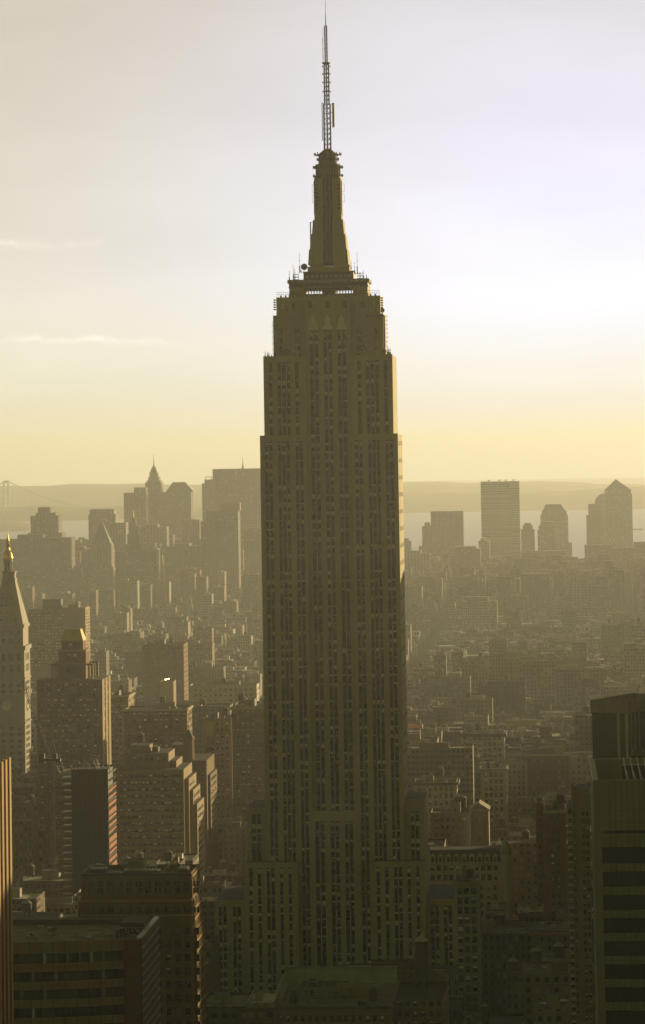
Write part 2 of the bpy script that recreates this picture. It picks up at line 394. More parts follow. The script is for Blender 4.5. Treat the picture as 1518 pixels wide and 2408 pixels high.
# ------------------------------------------------------------------ ground, water, hills
def struct(name, b, m=None, **k):
    o = b.build(name); o['kind'] = 'structure'
    for a, c in k.items(): o[a] = c
    return o
ASPH = mat('asphalt', (.045, .043, .04), .9, var=.3, scale=.05, streaks=False)
PAVE = mat('pavement', (.16, .155, .13), .9, var=.3, scale=.1, streaks=False)
LAND = mat('far wooded land', (.20, .11, .06), .95, var=.5, scale=.004, streaks=False)
t = NT('harbour water'); t.b.inputs['Base Color'].default_value = (.05, .055, .05, 1); t.b.inputs['Roughness'].default_value = .32; t.b.inputs['Specular IOR Level'].default_value = .4
tc_ = t.n('ShaderNodeTexCoord'); no = t.n('ShaderNodeTexNoise'); no.inputs['Scale'].default_value = .02; no.inputs['Detail'].default_value = 6; t.l(tc_.outputs['Object'], no.inputs['Vector'])
bp = t.n('ShaderNodeBump'); bp.inputs['Strength'].default_value = .25; bp.inputs['Distance'].default_value = 1; t.l(no.outputs[0], bp.inputs['Height']); t.l(bp.outputs[0], t.b.inputs['Normal'])
WATER = t.m
b = MB(); b.add([(-14000, -2500, -1.5), (14000, -2500, -1.5), (14000, 33000, -1.5), (-14000, 33000, -1.5)], [(0, 1, 2, 3)], WATER); struct('water', b)
b = MB(); b.plan([(-6000, -2400), (3200, -2400), (2400, 3000), (1500, 6600), (700, 7600), (200, 7900), (-500, 7700), (-1200, 7000), (-3000, 6000), (-6000, 5600)], -1.4, 0, ASPH); struct('ground', b)

def hills(name, x0, x1, D, dep, ys, seed, m=LAND, n=90):
    """a low range of land whose crest follows the given rows, with its own width and slopes"""
    rg = random.Random(seed); b = MB(); rows = 6; vs = []; step = (x1-x0)/n
    ph = [(rg.uniform(.5, 3), rg.uniform(0, 6)) for _ in range(5)]
    for j in range(rows+1):
        fr = j/rows; Dj = D+dep*fr; hfac = [0, .55, .9, 1, .8, .5, 0][j]
        for i in range(n+1):
            x = x0+step*i; s_ = (x-x0)/(x1-x0)*(len(ys)-1); k = min(len(ys)-2, int(s_)); y = ys[k]+(ys[k+1]-ys[k])*(s_-k)
            Dc = D+dep*.5; p = pt(x, y, Dc); z = p.z + sum(math.sin(x*.02*a+c)*2.2 for a, c in ph) + rg.uniform(-1.0, 1.0)
            vs.append((p.x*Dj/Dc, Dj, max(-1.6, z*hfac-1.6*(1-hfac))))
    fs = [(j*(n+1)+i, j*(n+1)+i+1, (j+1)*(n+1)+i+1, (j+1)*(n+1)+i) for j in range(rows) for i in range(n)]
    b.add(vs, fs, m); o = struct(name, b); 
    for p in o.data.polygons: p.use_smooth = True
    return o
hills('hills', -700, 1000, 16600, 3600, [1160, 1152, 1146, 1144, 1144, 1141, 1139, 1138, 1140, 1136, 1134, 1140], 3)
hills('hills', 880, 2300, 14400, 3000, [1160, 1160, 1158, 1158, 1154, 1148, 1143, 1140, 1137, 1136, 1134, 1136, 1140, 1150], 5)
hills('hills', 800, 2300, 18300, 3000, [1140, 1134, 1132, 1138, 1136, 1140, 1140, 1150], 8)
hills('shore', -700, 640, 13900, 800, [1186, 1188, 1190, 1189, 1186, 1188, 1192, 1189, 1190, 1192], 11)
hills('shore', -500, 70, 11800, 900, [1212, 1210, 1208, 1216, 1219, 1231], 13)

# ------------------------------------------------------------------ the skyscraper
ED = 1295.0
p0 = pt(773.5, 1022, ED); EU = p0.dot(U); EV = p0.dot(V)
def zy(y, dv=0): return CAMZ+(HY-y)*(ED+dv)/F
esb = thing('skyscraper', 'tall limestone art deco skyscraper with stepped crown, mooring mast and antenna, in the centre', 'skyscraper', EU, EV)
FOOT.append((EU-52, EU+52, EV-8, EV+60)); OCC.append((ED, 611, 944, 1022)); OCC.append((ED, 516, 1066, 2106))
ew = Wins(esb, (.22, .20, .17, .22, .07, .12), random.Random(5))
FH = 3.58
def groovewall(name, a0, a1, z0, z1, vf, grooves, dep=.6, head=2.6, m=LIME, back=None, ribs=True, tall=None):
    """a wall face with sunk vertical window strips; grooves = list of lists of window spans"""
    b = MB(); x = a0; gl = []
    for g in grooves:
        g0 = g[0][0]-.12; g1 = g[-1][1]+.12
        b.box(x, g0, vf, vf+dep, z0, z1, m); b.box(g0, g1, vf, vf+dep, z1-head, z1, m); gl.append((g0, g1, g)); x = g1
    b.box(x, a1, vf, vf+dep, z0, z1, m); b.build(name, esb)
    for g0, g1, g in gl:
        s = MB(); s.box(g0, g1, vf+dep+.003, vf+dep+.15, z0, z1-head, SPAN)
        zt = z1-head; k = 0
        for q in range(len(g)-1):      # bright metal mullions between the windows run the full height
            c = (g[q][1]+g[q+1][0])/2; s.box(c-.17, c+.17, vf+.15, vf+dep, z0, zt+.9, ALU)
        if ribs:
            s.box(g0+.002, g0+.10, vf-.05, vf+dep-.1, z0, zt, ALU); s.box(g1-.10, g1-.002, vf-.05, vf+dep-.1, z0, zt, ALU)
        zt -= .5
        while zt-2.0 > z0:
            if not (tall and any(a < zt < c for a, c in tall)):
                row = ew.rng.random()
                for (w0, w1) in g:
                    kd = None
                    if row < .15: kd = ew.rng.choice(['dark', 'grey', 'dark'])
                    elif row > .68: kd = ew.rng.choice(['blind', 'half', 'full', 'cool'])
                    ew.add(w0+.02, vf+dep, zt-2.0, w1-w0-.04, 2.0, 0, kd)
                for (w0, w1) in g:     # cast spandrel panel with a raised chevron
                    c = (w0+w1)/2; s.box(c-.12, c+.12, vf+dep-.08, vf+dep, zt-3.3, zt-2.2, SPAN)
            zt -= FH
        s.build('window_strip', esb)
LW = [[(-27.0, -25.5), (-25.1, -23.7)], [(-21.4, -20.1), (-19.5, -18.3), (-17.7, -16.4)], [(-14.1, -12.8), (-12.2, -10.8)]]
mir = lambda gs: [[(-b_, -a_) for a_, b_ in reversed(g)] for g in reversed(gs)]
CW = [[(-7.7, -6.2), (-5.5, -4.0)], [(-1.75, -.3), (.3, 1.75)], [(4.0, 5.5), (6.2, 7.7)]]
z72 = zy(1022); z81 = zy(835); zc = zy(740, 10); zd = zy(697, 10); zrec = zy(1901); zF = zy(2015); zwing = zy(2106); zann = zy(1877)
mech = [(zy(1640)+0, zy(1615)), (zy(1335), zy(1318))]
b = MB(); b.box(-28.9, -9.4, .75, 40, 0, z72-.4, LIME, GRAVEL); b.box(9.4, 28.9, .75, 40, 0, z72-.4, LIME, GRAVEL)
b.box(-9.4, 9.4, 3.95, 40, 0, z81, LIME, GRAVEL); b.build('tower_shaft', esb)
groovewall('shaft_facing', -28.9, -9.4, 8, z72, 0, LW, tall=mech); groovewall('shaft_facing', 9.4, 28.9, 8, z72, 0, mir(LW), tall=mech)
groovewall('recessed_facing', -9.4, 9.4, zrec, zy(774, 4), 3.2, CW, head=.6, tall=mech)
b = MB(); b.box(-9.4, 9.4, 3.2, 3.8, zy(774, 4), zc, LIME); b.build('crown_facing', esb)
b = MB(); b.box(-10.2, 10.2, .75, 4, 20, zrec-.2, LIME, LIME2); b.build('lower_bay', esb)
groovewall('lower_bay_facing', -10.2, 10.2, 8, zrec, -.6, [[(-8.3, -6.7), (-5.9, -4.3)], [(-1.9, -.3), (.3, 1.8)], [(4.0, 5.5), (6.1, 7.6)]], 1.3, head=4.2)
LB = [[(-25.0, -23.4)], [(-21.3, -20.0), (-19.2, -18.0), (-17.2, -15.9)], [(-13.9, -12.3)]]
b = MB(); b.box(-27.1, -9.4, 2.25, 38, z72-.4, z81-.4, LIME, GRAVEL); b.box(9.4, 27.1, 2.25, 38, z72-.4, z81-.4, LIME, GRAVEL); b.build('upper_setback', esb)
groovewall('upper_facing', -27.1, -9.4, z72-.39, z81, 1.5, LB); groovewall('upper_facing', 9.4, 27.1, z72-.39, z81, 1.5, mir(LB))
# crown tiers
b = MB(); b.box(-23.3, 23.3, 8, 33, z81-.4, zc, LIME, GRAVEL); b.box(-22, 22, 10, 31, zc, zd, LIME, GRAVEL)
b.box(-9.4, 9.4, 3.9, 8, z81, zc-.01, LIME, LIME2)
b.box(-9.4, 9.4, 4.6, 10, zc-.01, zd-2.5, LIME, LIME2)
for s_ in (-1, 1):
    for q in (11.5, 15.8, 20.2): b.box(s_*q-.5, s_*q+.5, 9.5, 9.99, zc, zd-1, LIME)
    for q in (10.8, 14.6, 19, 22.5): b.box(s_*q-.45, s_*q+.45, 7.6, 7.99, z81, zc-.8, LIME)
    for k in range(5): b.box(s_*22.7-.5+k*.0, s_*22.7+.5, 10, 10.4, zd-1.4-k*1.0, zd-.8-k*1.0, LIME2)
for x in range(-20, 22, 2): b.box(x-.35, x+.35, 10.0, 10.5, zd, zd+.8, LIME)
b.build('crown_tier', esb)
for q in (-5.0, 0.0, 5.0):       # pale metal wing ornaments over the three window pairs
    o_ = MB(); zt = zy(775, 3); q2 = q*1.0 if q == 0 else math.copysign(5.85, q)
    o_.prism([(q2-2.0, zt), (q2+2.0, zt), (q2+1.9, zt+.9), (q2+1.2, zt+1.9), (q2+1.2, zt+4.2), (q2+.5, zt+5.4), (q2, zt+6.2), (q2-.5, zt+5.4), (q2-1.2, zt+4.2), (q2-1.2, zt+1.9), (q2-1.9, zt+.9)], 2.8, 3.19, ORN)
    for k in (-.8, 0, .8): o_.box(q2+k-.1, q2+k+.1, 2.65, 2.79, zt+.5, zt+4.2, ALU)
    o_.build('wing_ornament', esb)
for x, zz in [(-15, 0), (-7.4, 0), (0, 0), (7.4, 0), (15, 0), (-19.5, 0), (19.5, 0)]:
    yv = 4.6 if abs(x) < 9 else 10; ew.add(x-.85, yv, zy(725, 10), 1.7, 2.8, 0, 'dark' if abs(x) < 16 else 'full')
for s_ in (-1, 1):
    for q, ww in ((12.5, 1.3), (14.3, 1.3), (20.0, 1.3)):
        for k in range(4): ew.add(s_*q-ww/2, 8, zy(775, 8)-k*3.6-2, ww, 2.4, 0, 'dark' if k < 3 else None)
# lower blocks
LF = [[(-35.6, -34.1)], [(-32.0, -30.5)], [(-28.3, -26.9), (-26.3, -24.9)], [(-22.8, -21.4)], [(-19.2, -17.8)]]
b = MB(); b.box(-37.6, -15.4, -5.25, 45, 0, zF-.2, LIME, TAR); b.box(15.0, 37.4, -5.25, 45, 0, zF-.2, LIME, TAR); b.build('lower_block', esb)
groovewall('lower_block_facing', -37.6, -15.4, 10, zF, -6, LF, .74, head=2.2); groovewall('lower_block_facing', 15.0, 37.4, 10, zF, -6, [[(a_+52.8, b_+52.8) for a_, b_ in g] for g in LF], .74, head=2.2)
b = MB(); b.box(-36.4, -29, 3.0, 34, 0, zann-3, LIME, TAR); b.box(29, 37.2, 3.0, 34, 0, zann-.2, LIME, TAR)
b.build('annex', esb)
groovewall('annex_facing', -36.4, -29, zF-1, zann-3, 2.2, [[(-35, -33.3), (-32.7, -31)]], .79, head=2.6); groovewall('annex_facing', 29.0, 37.2, zF-1, zann, 2.2, [[(31.4, 32.9), (33.5, 35.0)]], .79, head=5)
b = MB(); b.box(-50.5, -37.7, -1, 45, 0, zwing-.2, LIME, TAR); b.box(37.5, 50.2, -1, 45, 0, zwing-.2, LIME, TAR); b.build('side_wing', esb)
groovewall('side_wing_facing', -50.5, -37.7, 5, zwing, -1.8, [[(-49, -47.6), (-47, -45.6)], [(-43, -41.6), (-41, -39.6)]], .79, head=2.4)
groovewall('side_wing_facing', 37.5, 50.2, 5, zwing, -1.8, [[(39.2, 40.6), (41.2, 42.6)], [(44.6, 46), (46.6, 48)]], .79, head=2.4)
# side strips on the sunlit west walls
for y0 in (6, 14.3, 23.2, 32):
    z = z72-5
    while z > 118: ew.add(28.93, y0, z, 1.2, 1.8, 1); z -= FH*2
s = MB(); z = z81-6
while z > 120: s.box(28.91 if z < z72 else 27.11, 28.95 if z < z72 else 27.15, 2.4, 37.5, z, z+.25, SPAN); z -= FH*3
s.build('stone_joint', esb)
ew.done(first=lambda q: abs(q[2]-1180)+(0 if abs(q[1]-777) < 60 else 300)-(2000 if q[0][5] == 'lit' else 0))
# 86th floor deck house and terraces
b = MB(); z86 = zd; za = zy(656, 12); zb_ = zy(640, 14)
b.box(-16.6, -10.4, 12.3, 31.6, z86+1.2, z86+4.4, LIME); b.box(10.4, 16.6, 12.3, 31.6, z86+1.2, z86+4.4, LIME); b.box(-10.4, 10.4, 12.35, 31.6, z86+3.5, z86+4.39, SPAN); b.box(-10.4, 10.4, 31, 31.5, z86+1.2, z86+2.3, SPAN); b.box(-2.4, 2.4, 14.5, 31.6, z86+1.2, z86+4.4, SPAN); b.box(-16.9, 16.9, 12, 32, z86, z86+1.2, LIME2); b.box(-16.7, 16.7, 12.4, 31.6, z86+4.4, za-1.5, SPAN); b.box(-17.3, 17.3, 11.8, 32.2, za-1.5, za, STONEG, GRAVEL)
b.box(-10.6, 10.6, 14, 30, za, zb_, SPAN, STEEL); b.box(-10.9, 10.9, 13.7, 30.3, zb_, zb_+.5, STONEG)
b.box(-8.9, 8.9, 15, 29, zb_+.5, zb_+2.6, LIME, LIME2); b.box(-16.9, 16.9, 12.1, 12.5, z86+3.9, z86+4.5, STONEG)
for k in range(10): b.box(-9.5+k*2.0, -9.5+k*2.0+1.2, 13.85, 13.99, za+.8, zb_-1, BLINDC)
for k in range(14): b.box(-15.6+k*2.25, -15.6+k*2.25+1.5, 11.65, 11.79, za-1.15, za-.4, BLINDC)
b.build('observation_deck', esb)
b = MB()
b.box(-12.2, 12.2, 12.8, 13.0, z86+3.6, z86+3.9, STEEL)
for k in range(21): b.box(-12.2+k*1.22-.2, -12.2+k*1.22+.2, 12.6, 12.79, z86+1.2, z86+3.9, STEEL)
b.build('glazed_screen', esb)
b = MB()
for k in range(60):
    x = -21.8+k*43.6/59; b.rod((x, 10.7, z86), (x, 10.7, z86+2.2), .05, STEEL, 4)
b.rod((-21.8, 10.7, z86+2.2), (21.8, 10.7, z86+2.2), .06, STEEL); b.rod((-21.8, 10.7, z86+1.2), (21.8, 10.7, z86+1.2), .05, STEEL)
b.build('safety_fence', esb)
# mooring mast
MY = 22.0; dm = 22
def zm(y): return zy(y, dm)
b = MB()
tiers = [(624, 588, 8.55, 8.1), (588, 553, 7.75, 7.35), (553, 518, 6.85, 6.35), (518, 420, 5.75, 5.65)]
for y0, y1, h0, h1 in tiers:
    for s_ in (-1, 1):
        b.fr(*(sorted((s_*2.15, s_*h0))+[MY-h0+.4, MY+h0-.4, zm(y0)]+sorted((s_*2.15, s_*h1))+[MY-h1+.4, MY+h1-.4, zm(y1)]), LIME)
        for k in range(1, 6):     # ribbed metal facing
            xx = s_*(2.15+(h1-2.3)*k/6); b.box(xx-.08, xx+.08, MY-h0+.25, MY-h0+.4, zm(y0), zm(y1)-.5, ALU)
b.build('mast_wing', esb)
b = MB(); b.box(-2.149, 2.149, MY-5.0, MY+5.0, zm(624), zm(415), SPAN); b.build('mast_window_strip', esb)
b = MB()
z = zm(624)+1
while z < zm(417): b.box(-2.14, 2.14, MY-5.25, MY-5.01, z, z+.5, SPAN); z += 2.1
for x in (-2.3, 2.3): b.box(x-.16, x+.16, MY-8.6, MY-8.2, zm(624), zm(588), ALU); b.box(x-.16, x+.16, MY-6.2, MY-5.35, zm(518), zm(417), ALU); b.box(x-.16, x+.16, MY-7.9, MY-6.3, zm(588), zm(518), ALU)
for x in (-.7, .7): b.box(x-.1, x+.1, MY-5.4, MY-5.26, zm(620), zm(417), ALU)
b.build('mast_mullions', esb)
b = MB()
b.cyl(0, MY, zm(420), zm(412), 5.9, 6.0, STEEL, 32); b.cyl(0, MY, zm(412), zm(392), 5.1, 5.1, GLASS2, 32)
b.cyl(0, MY, zm(392), zm(389), 6.0, 6.0, STEEL, 32); b.cyl(0, MY, zm(389), zm(385), 5.6, 5.3, CONC, 32)
for k in range(24):
    a = 2*math.pi*k/24; b.box(5.2*math.cos(a)-.12, 5.2*math.cos(a)+.12, MY+5.2*math.sin(a)-.12, MY+5.2*math.sin(a)+.12, zm(412), zm(392), CONC)
b.cyl(0, MY, zm(385), zm(364), 4.05, 4.0, CONC, 32); b.cyl(0, MY, zm(374), zm(372), 4.3, 4.3, STEEL, 32)
b.cyl(0, MY, zm(364), zm(361), 4.7, 4.7, STEEL, 32)
pr = [(361, 3.9), (357, 3.4), (353.5, 2.4), (350.5, 1.9), (348, 1.5)]
for (ya, ra), (yb, rb) in zip(pr, pr[1:]): b.cyl(0, MY, zm(ya), zm(yb), ra, rb, CONC, 32)
b.build('mast_dome', esb)
b = MB()
for zc_, r in ((zm(362), 5.7), (zm(393), 6.3), (zm(413), 6.3), (zm(374), 4.6)):
    for k in range(16):
        a = 2*math.pi*k/16; x, y = r*math.cos(a), MY+r*math.sin(a)
        b.rod((x*.8, MY+(y-MY)*.8, zc_), (x, y, zc_), .1, STEEL); b.box(x-.2, x+.2, y-.2, y+.2, zc_-.3, zc_+.8, STEEL)
b.build('antenna_ring', esb)
# lattice antenna
def lattice(b, x, y, z0, z1, h, step, rl=.2, rb=.12):
    cs = [(-h, -h), (h, -h), (h, h), (-h, h)]
    for cx, cy in cs: b.rod((x+cx, y+cy, z0), (x+cx, y+cy, z1), rl, STEEL)
    z = z0
    while z < z1-.01:
        zt = min(z1, z+step)
        for i in range(4):
            p, q = cs[i], cs[(i+1) % 4]
            b.rod((x+p[0], y+p[1], z), (x+q[0], y+q[1], z), rb, STEEL, 4); b.rod((x+p[0], y+p[1], z), (x+q[0], y+q[1], zt), rb, STEEL, 4)
        z = zt
b = MB(); lattice(b, 0, MY, zm(349), zm(242), 1.35, 2.2, .26, .13); b.rod((0, MY, zm(349)), (0, MY, zm(242)), .3, STEEL)
lattice(b, 0, MY, zm(242), zm(143.5), .95, 1.9, .24, .13); b.rod((0, MY, zm(242)), (0, MY, zm(143.5)), .25, STEEL)
b.cyl(0, MY, zm(145), zm(143), 1.9, 1.9, STEEL, 12)
lattice(b, 0, MY, zm(143.5), zm(55), .45, 1.8, .22, .12)
b.rod((0, MY, zm(56)), (0, MY, zm(28)), .17, STEEL); b.rod((0, MY, zm(28)), (0, MY, zm(-4)), .09, STEEL)
b.rod((-.5, MY, zm(48)), (.5, MY, zm(48)), .06, STEEL)
for yy in (152, 170, 190, 212):
    for s_ in (-1, 1): b.rod((0, MY, zm(yy)), (s_*1.6, MY, zm(yy)), .08, STEEL); b.cyl(s_*1.6, MY, zm(yy)-.35, zm(yy)+.35, .22, .22, STEEL, 8)
b.build('antenna_mast', esb)
b = MB(); b.rod((2.7, MY, zm(297)), (2.7, MY, zm(239)), .42, STEEL, 8)
for k in range(12): b.cyl(2.7, MY, zm(295-k*4.8), zm(293-k*4.8), .62, .62, STEEL, 8)
for yy in (242, 262, 285): b.rod((1.3, MY, zm(yy)), (2.7, MY, zm(yy)), .1, STEEL)
b.build('side_antenna', esb)
b = MB(); b.rod((-2.1, MY, zm(328)), (-2.1, MY, zm(237)), .17, STEEL)
for yy in (240, 270, 300, 326): b.rod((-1.3, MY, zm(yy)), (-2.1, MY, zm(yy)), .08, STEEL)
b.build('side_antenna', esb)
b = MB(); b.rod((-1.35, MY, zm(143)), (-1.35, MY, zm(84)), .13, STEEL); b.rod((-1.2, MY, zm(84)), (-1.2, MY, zm(60)), .08, STEEL)
for yy in (90, 110, 130): b.rod((-.4, MY, zm(yy)), (-1.35, MY, zm(yy)), .07, STEEL)
b.build('side_antenna', esb)
# panel aerials on the mast shoulders
for s_ in (-1, 1):
    b = MB()
    for yy0, yy1 in ((432, 450), (456, 474)):
        x = s_*6.9; b.rod((x, MY, zm(yy0)), (x, MY, zm(yy1)), .07, STEEL, 4)
        for q in (yy0, yy1): b.rod((x, MY, zm(q)), (s_*5.6, MY, zm(q)), .07, STEEL, 4)
    for k in range(7):
        for j in range(2): b.box(s_*4.7-.35+j*.5, s_*4.7-.05+j*.5, MY-5.75, MY-5.35, zm(440+k*9), zm(434+k*9), STEEL)
    b.box(min(s_*5.7, s_*6.05), max(s_*5.7, s_*6.05), MY-3, MY+2, zm(505), zm(425), STEEL)
    b.build('panel_antenna', esb)
b = MB(); b.rod((-7.8, MY-1, zm(571)), (-7.8, MY-1, zm(521)), .27, STEEL, 6); b.rod((-7.8, MY-1, zm(523)), (-6.2, MY-1, zm(519)), .12, STEEL); b.rod((-7.8, MY-1, zm(550)), (-6.8, MY-1, zm(550)), .12, STEEL); b.rod((-6.9, MY-1, zm(571)), (-7.8, MY-1, zm(571)), .1, STEEL)
b.build('side_antenna', esb)
def dish(x, y, z, r, face=(0, -1, 0), m=DISH):
    b = MB(); n = 18; d = Vector(face).normalized(); a = d.orthogonal().normalized(); c = d.cross(a); vs = [tuple(Vector((x, y, z))-d*r*.25)]
    for rr, k in ((.55, -.14), (1, 0)):
        for i in range(n): vs.append(tuple(Vector((x, y, z))+d*(r*k)+a*(r*rr*math.cos(6.2832*i/n))+c*(r*rr*math.sin(6.2832*i/n))))
    fs = [(0, 1+i, 1+(i+1) % n) for i in range(n)]+[(1+i, 1+n+i, 1+n+(i+1) % n, 1+(i+1) % n) for i in range(n)]
    b.add(vs, fs, m); b.rod((x, y, z), (x, y-d.y*r*.8, z-r*1.3), .12, STEEL); b.rod(tuple(Vector((x, y, z))-d*r*.3), tuple(Vector((x, y, z))-d*r*1.0+Vector((0, 0, -r))), .14, STEEL)
    return b.build('dish_antenna', esb)
for x, y, z, r, m in [(-18.2, 5.5, z81+1.6, 1.75, BLIND2), (-13.9, 5.2, z81+1.4, 1.8, DISH), (14.5, 5, z81+3.2, 1.2, BLIND2), (16.9, 5, z81+6.5, .8, DISH), (16.8, 4.9, z81+4.3, .8, DISH), (18.2, 5, z81+2.8, 1.2, DISH), (20.6, 5, z81+1.2, .9, DISH), (-10.3, 15, zb_+2.6, 1.4, STEEL), (22.6, 14, zc+1.6, 1.0, STEEL), (-18.0, 9.3, zy(727, 9), .9, DISH), (18.2, 9.3, zy(721, 9), .9, DISH), (23.3, 5, z81+1.2, 1.2, BRICKT)]:
    dish(x, y, z, r, (0, 1, 0) if r > 1.3 else (0, -1, 0), m)
rg = random.Random(3)
def whips(spots, name='whip_antenna'):
    for x, y, z, h in spots:
        b = MB(); b.rod((x, y, z), (x, y, z+h), .09, STEEL, 4); b.rod((x-.5, y, z+h*.6), (x+.5, y, z+h*.6), .06, STEEL, 4); b.box(x-.2, x+.2, y-.2, y+.2, z, z+h*.35, STEEL); b.build(name, esb)
whips([(-12.2, 14, zb_, 8.5), (-11.6, 14, zb_, 3.5), (12.3, 14, zb_-1, 9.5), (11.2, 14, zb_-1, 5), (9.7, 14, zb_+1, 4), (-16.5, 13, za, 4), (-14.8, 13, za, 6.5), (-14.2, 13, za, 5), (13.5, 13, za, 3), (15, 13, za, 3.5), (16.2, 13, za, 2), (-22.6, 6, z81, 3)]
      + [(rg.uniform(-26.5, -22), 3.2, z81, rg.uniform(1, 2.6)) for _ in range(7)] + [(rg.uniform(23, 26.8), 3.2, z81, rg.uniform(1.5, 3.4)) for _ in range(7)])
b = MB()
for s_ in (-1, 1):
    for k in range(3): b.box(s_*13.6-1.3+k*.2, s_*13.6+1.1-k*.3, 13.3, 15, za+k*1.1, za+k*1.1+.25, STEEL)
    for q in (-1.1, 1): b.rod((s_*13.6+q, 13.4, za), (s_*13.6+q, 13.4, za+2.9), .1, STEEL)
b.build('equipment_rack', esb)
b = MB()
for k in range(9):
    b.rod((23.3, 12, zc-1-k*1.8), (24.9, 12, zc-1-k*1.8), .07, STEEL, 4); b.rod((24.7, 12, zc-1.5-k*1.8), (24.7, 12, zc-.5-k*1.8), .1, STEEL, 4)
b.box(23.31, 23.9, 10, 16, zc-16, zc-1, STEEL); b.box(16, 23.9, 7.2, 7.6, zc-1.3, zc-.7, STEEL); b.build('antenna_rack', esb)
b = MB()
for k in range(5): b.rod((-23.3, 12, zc-4-k*2.6), (-24.5, 12, zc-4-k*2.6), .07, STEEL, 4)
b.rod((-23.9, 12, zc-16), (-23.9, 12, zc-2), .08, STEEL, 4); b.build('antenna_rack', esb)

# ------------------------------------------------------------------ hand-placed towers
class T:
    """a tower laid out from its front face; X and Z turn rows and columns of its face into metres"""
    def __init__(s, name, label, cat, x0, x1, yt, D, dep, group=None, occ=True, z0=0):
        s.u0, u1, s.v0, s.H = place(x0, x1, yt, D); s.W = u1-s.u0; s.x0 = x0; s.k = s.W/(x1-x0); s.yt = yt; s.D = D; s.dep = dep
        s.t = thing(name, label, cat, s.u0, s.v0, 0, group)
        if occ: OCC.append((D, x0, x1, yt))
        FOOT.append((s.u0, s.u0+s.W, s.v0, s.v0+dep))
    def X(s, x): return (x-s.x0)*s.k
    def Z(s, y): return s.H-(y-s.yt)*s.D/F
    def box(s, b, xa, xb, yb, yt, d0, d1, m, mt=None): b.box(s.X(xa), s.X(xb), d0, d1, 0 if yb is None else s.Z(yb), s.Z(yt), m, mt)
    def fr(s, b, xa, xb, yb, xc, xd, yt, d0, d1, e0, e1, m, mt=None): b.fr(s.X(xa), s.X(xb), d0, d1, s.Z(yb), s.X(xc), s.X(xd), e0, e1, s.Z(yt), m, mt)
    def wins(s, xa, xb, ya, yb, d, pitch, fh, ww, wh, side=0, d1=0, sh=None, skip=0, w=None):
        w = w or Wins(s.t, rng=random.Random(int(xa+ya)), **({'sh': sh} if sh else {}))
        if side == 0: w.grid(s.X(xa), s.X(xb), s.Z(yb), s.Z(ya), d, pitch, fh, ww, wh, 0, skip=skip)
        else: w.grid(d, d1, s.Z(yb), s.Z(ya), s.X(xa), pitch, fh, ww, wh, 1, skip=skip)
        return w

# clock tower at the left edge
c = T('clock_tower', 'pale stone clock tower with steep pyramid roof and golden lantern, at the left edge', 'tower', -24, 57, 1523, 2150, 24)
b = MB(); c.box(b, -24, 57, None, 1526, 0, 24, LIME2, GRAVEL); c.box(b, -21, 54, 1520, 1475, 1, 23, LIME2); b.build('shaft', c.t)
b = MB(); c.box(b, -27, 60, 1530, 1520, -1, 25, LIME2); c.box(b, -26, 59, 1598, 1594, -.6, 24.6, LIME2); c.box(b, -26, 59, 1700, 1697, -.6, 24.6, LIME2); c.box(b, -23, 57, 1478, 1470, 0, 24, LIME2); b.build('cornice', c.t)
b = MB(); c.fr(b, -23, 55, 1470, 2, 32, 1368, .2, 23.4, 8, 15.6, LIME2); b.build('pyramid_roof', c.t)
b = MB(); c.box(b, 1, 33, 1368, 1363, 7.6, 16, LIME2); c.box(b, 3, 31, 1363, 1349, 8.5, 15, LIME2); c.box(b, 1, 33, 1350, 1347, 7.8, 15.8, LIME2); b.build('gallery', c.t)
cx_ = c.X(14); cy_ = 11.8; kz = c.Z
b = MB()
for k in range(8):
    a = k*math.pi/4; b.cyl(cx_+2.6*math.cos(a), cy_+2.6*math.sin(a), kz(1347), kz(1324), .35, .32, STONEW, 8)
b.cyl(cx_, cy_, kz(1347), kz(1324), 1.5, 1.5, SLATE, 12); b.cyl(cx_, cy_, kz(1324), kz(1321), 3.4, 3.4, STONEW, 20); b.build('lantern', c.t)
b = MB()
pr = [(1321, 3.2), (1316, 3.5), (1310, 3.3), (1303, 2.6), (1297, 1.5), (1291, 1.2), (1286, 1.6), (1283, .9), (1276, 1.2), (1270, .7), (1262, .35), (1250, .05)]
for (ya, ra), (yb, rb) in zip(pr, pr[1:]): b.cyl(cx_, cy_, kz(ya), kz(yb), ra, rb, GOLD, 20)
b.build('golden_dome', c.t)
wz = c.wins(-22, 54, 1534, 1590, -.02, 5.4, 7.5, 2.4, 5.0, sh=(.8, .2, 0, 0, 0, 0)); wz.grid(2, 22, c.Z(1590), c.Z(1534), c.W, 5.4, 7.5, 2.4, 5.0, 1)
wz = c.wins(-22, 54, 1480, 1519, .98, 5.6, 5.5, 2.3, 3.0, w=wz); wz = c.wins(-22, 54, 1605, 1640, -.02, 5.4, 4.2, 3.0, 2.2, w=wz); wz = c.wins(-22, 54, 1705, 1960, -.02, 5.4, 4.2, 3.0, 2.4, w=wz)
wz.grid(2, 22, c.Z(1640), c.Z(1600), c.W, 3.4, 4.2, 1.9, 2.6, 1); wz.grid(2, 22, c.Z(1960), c.Z(1690), c.W, 3.4, 4.2, 1.9, 2.6, 1)
for j in range(6):
    for i in range(-2, 3):
        yy = 1462-j*17; hw = 32-j*4.4
        if abs(i)*13 < hw-3: wz.add(c.X(14+i*11.5)-.6, .2+(1470-yy)/102*7.6-.45, kz(yy), 1.2, 1.5, 0, 'dark')
wz.done()
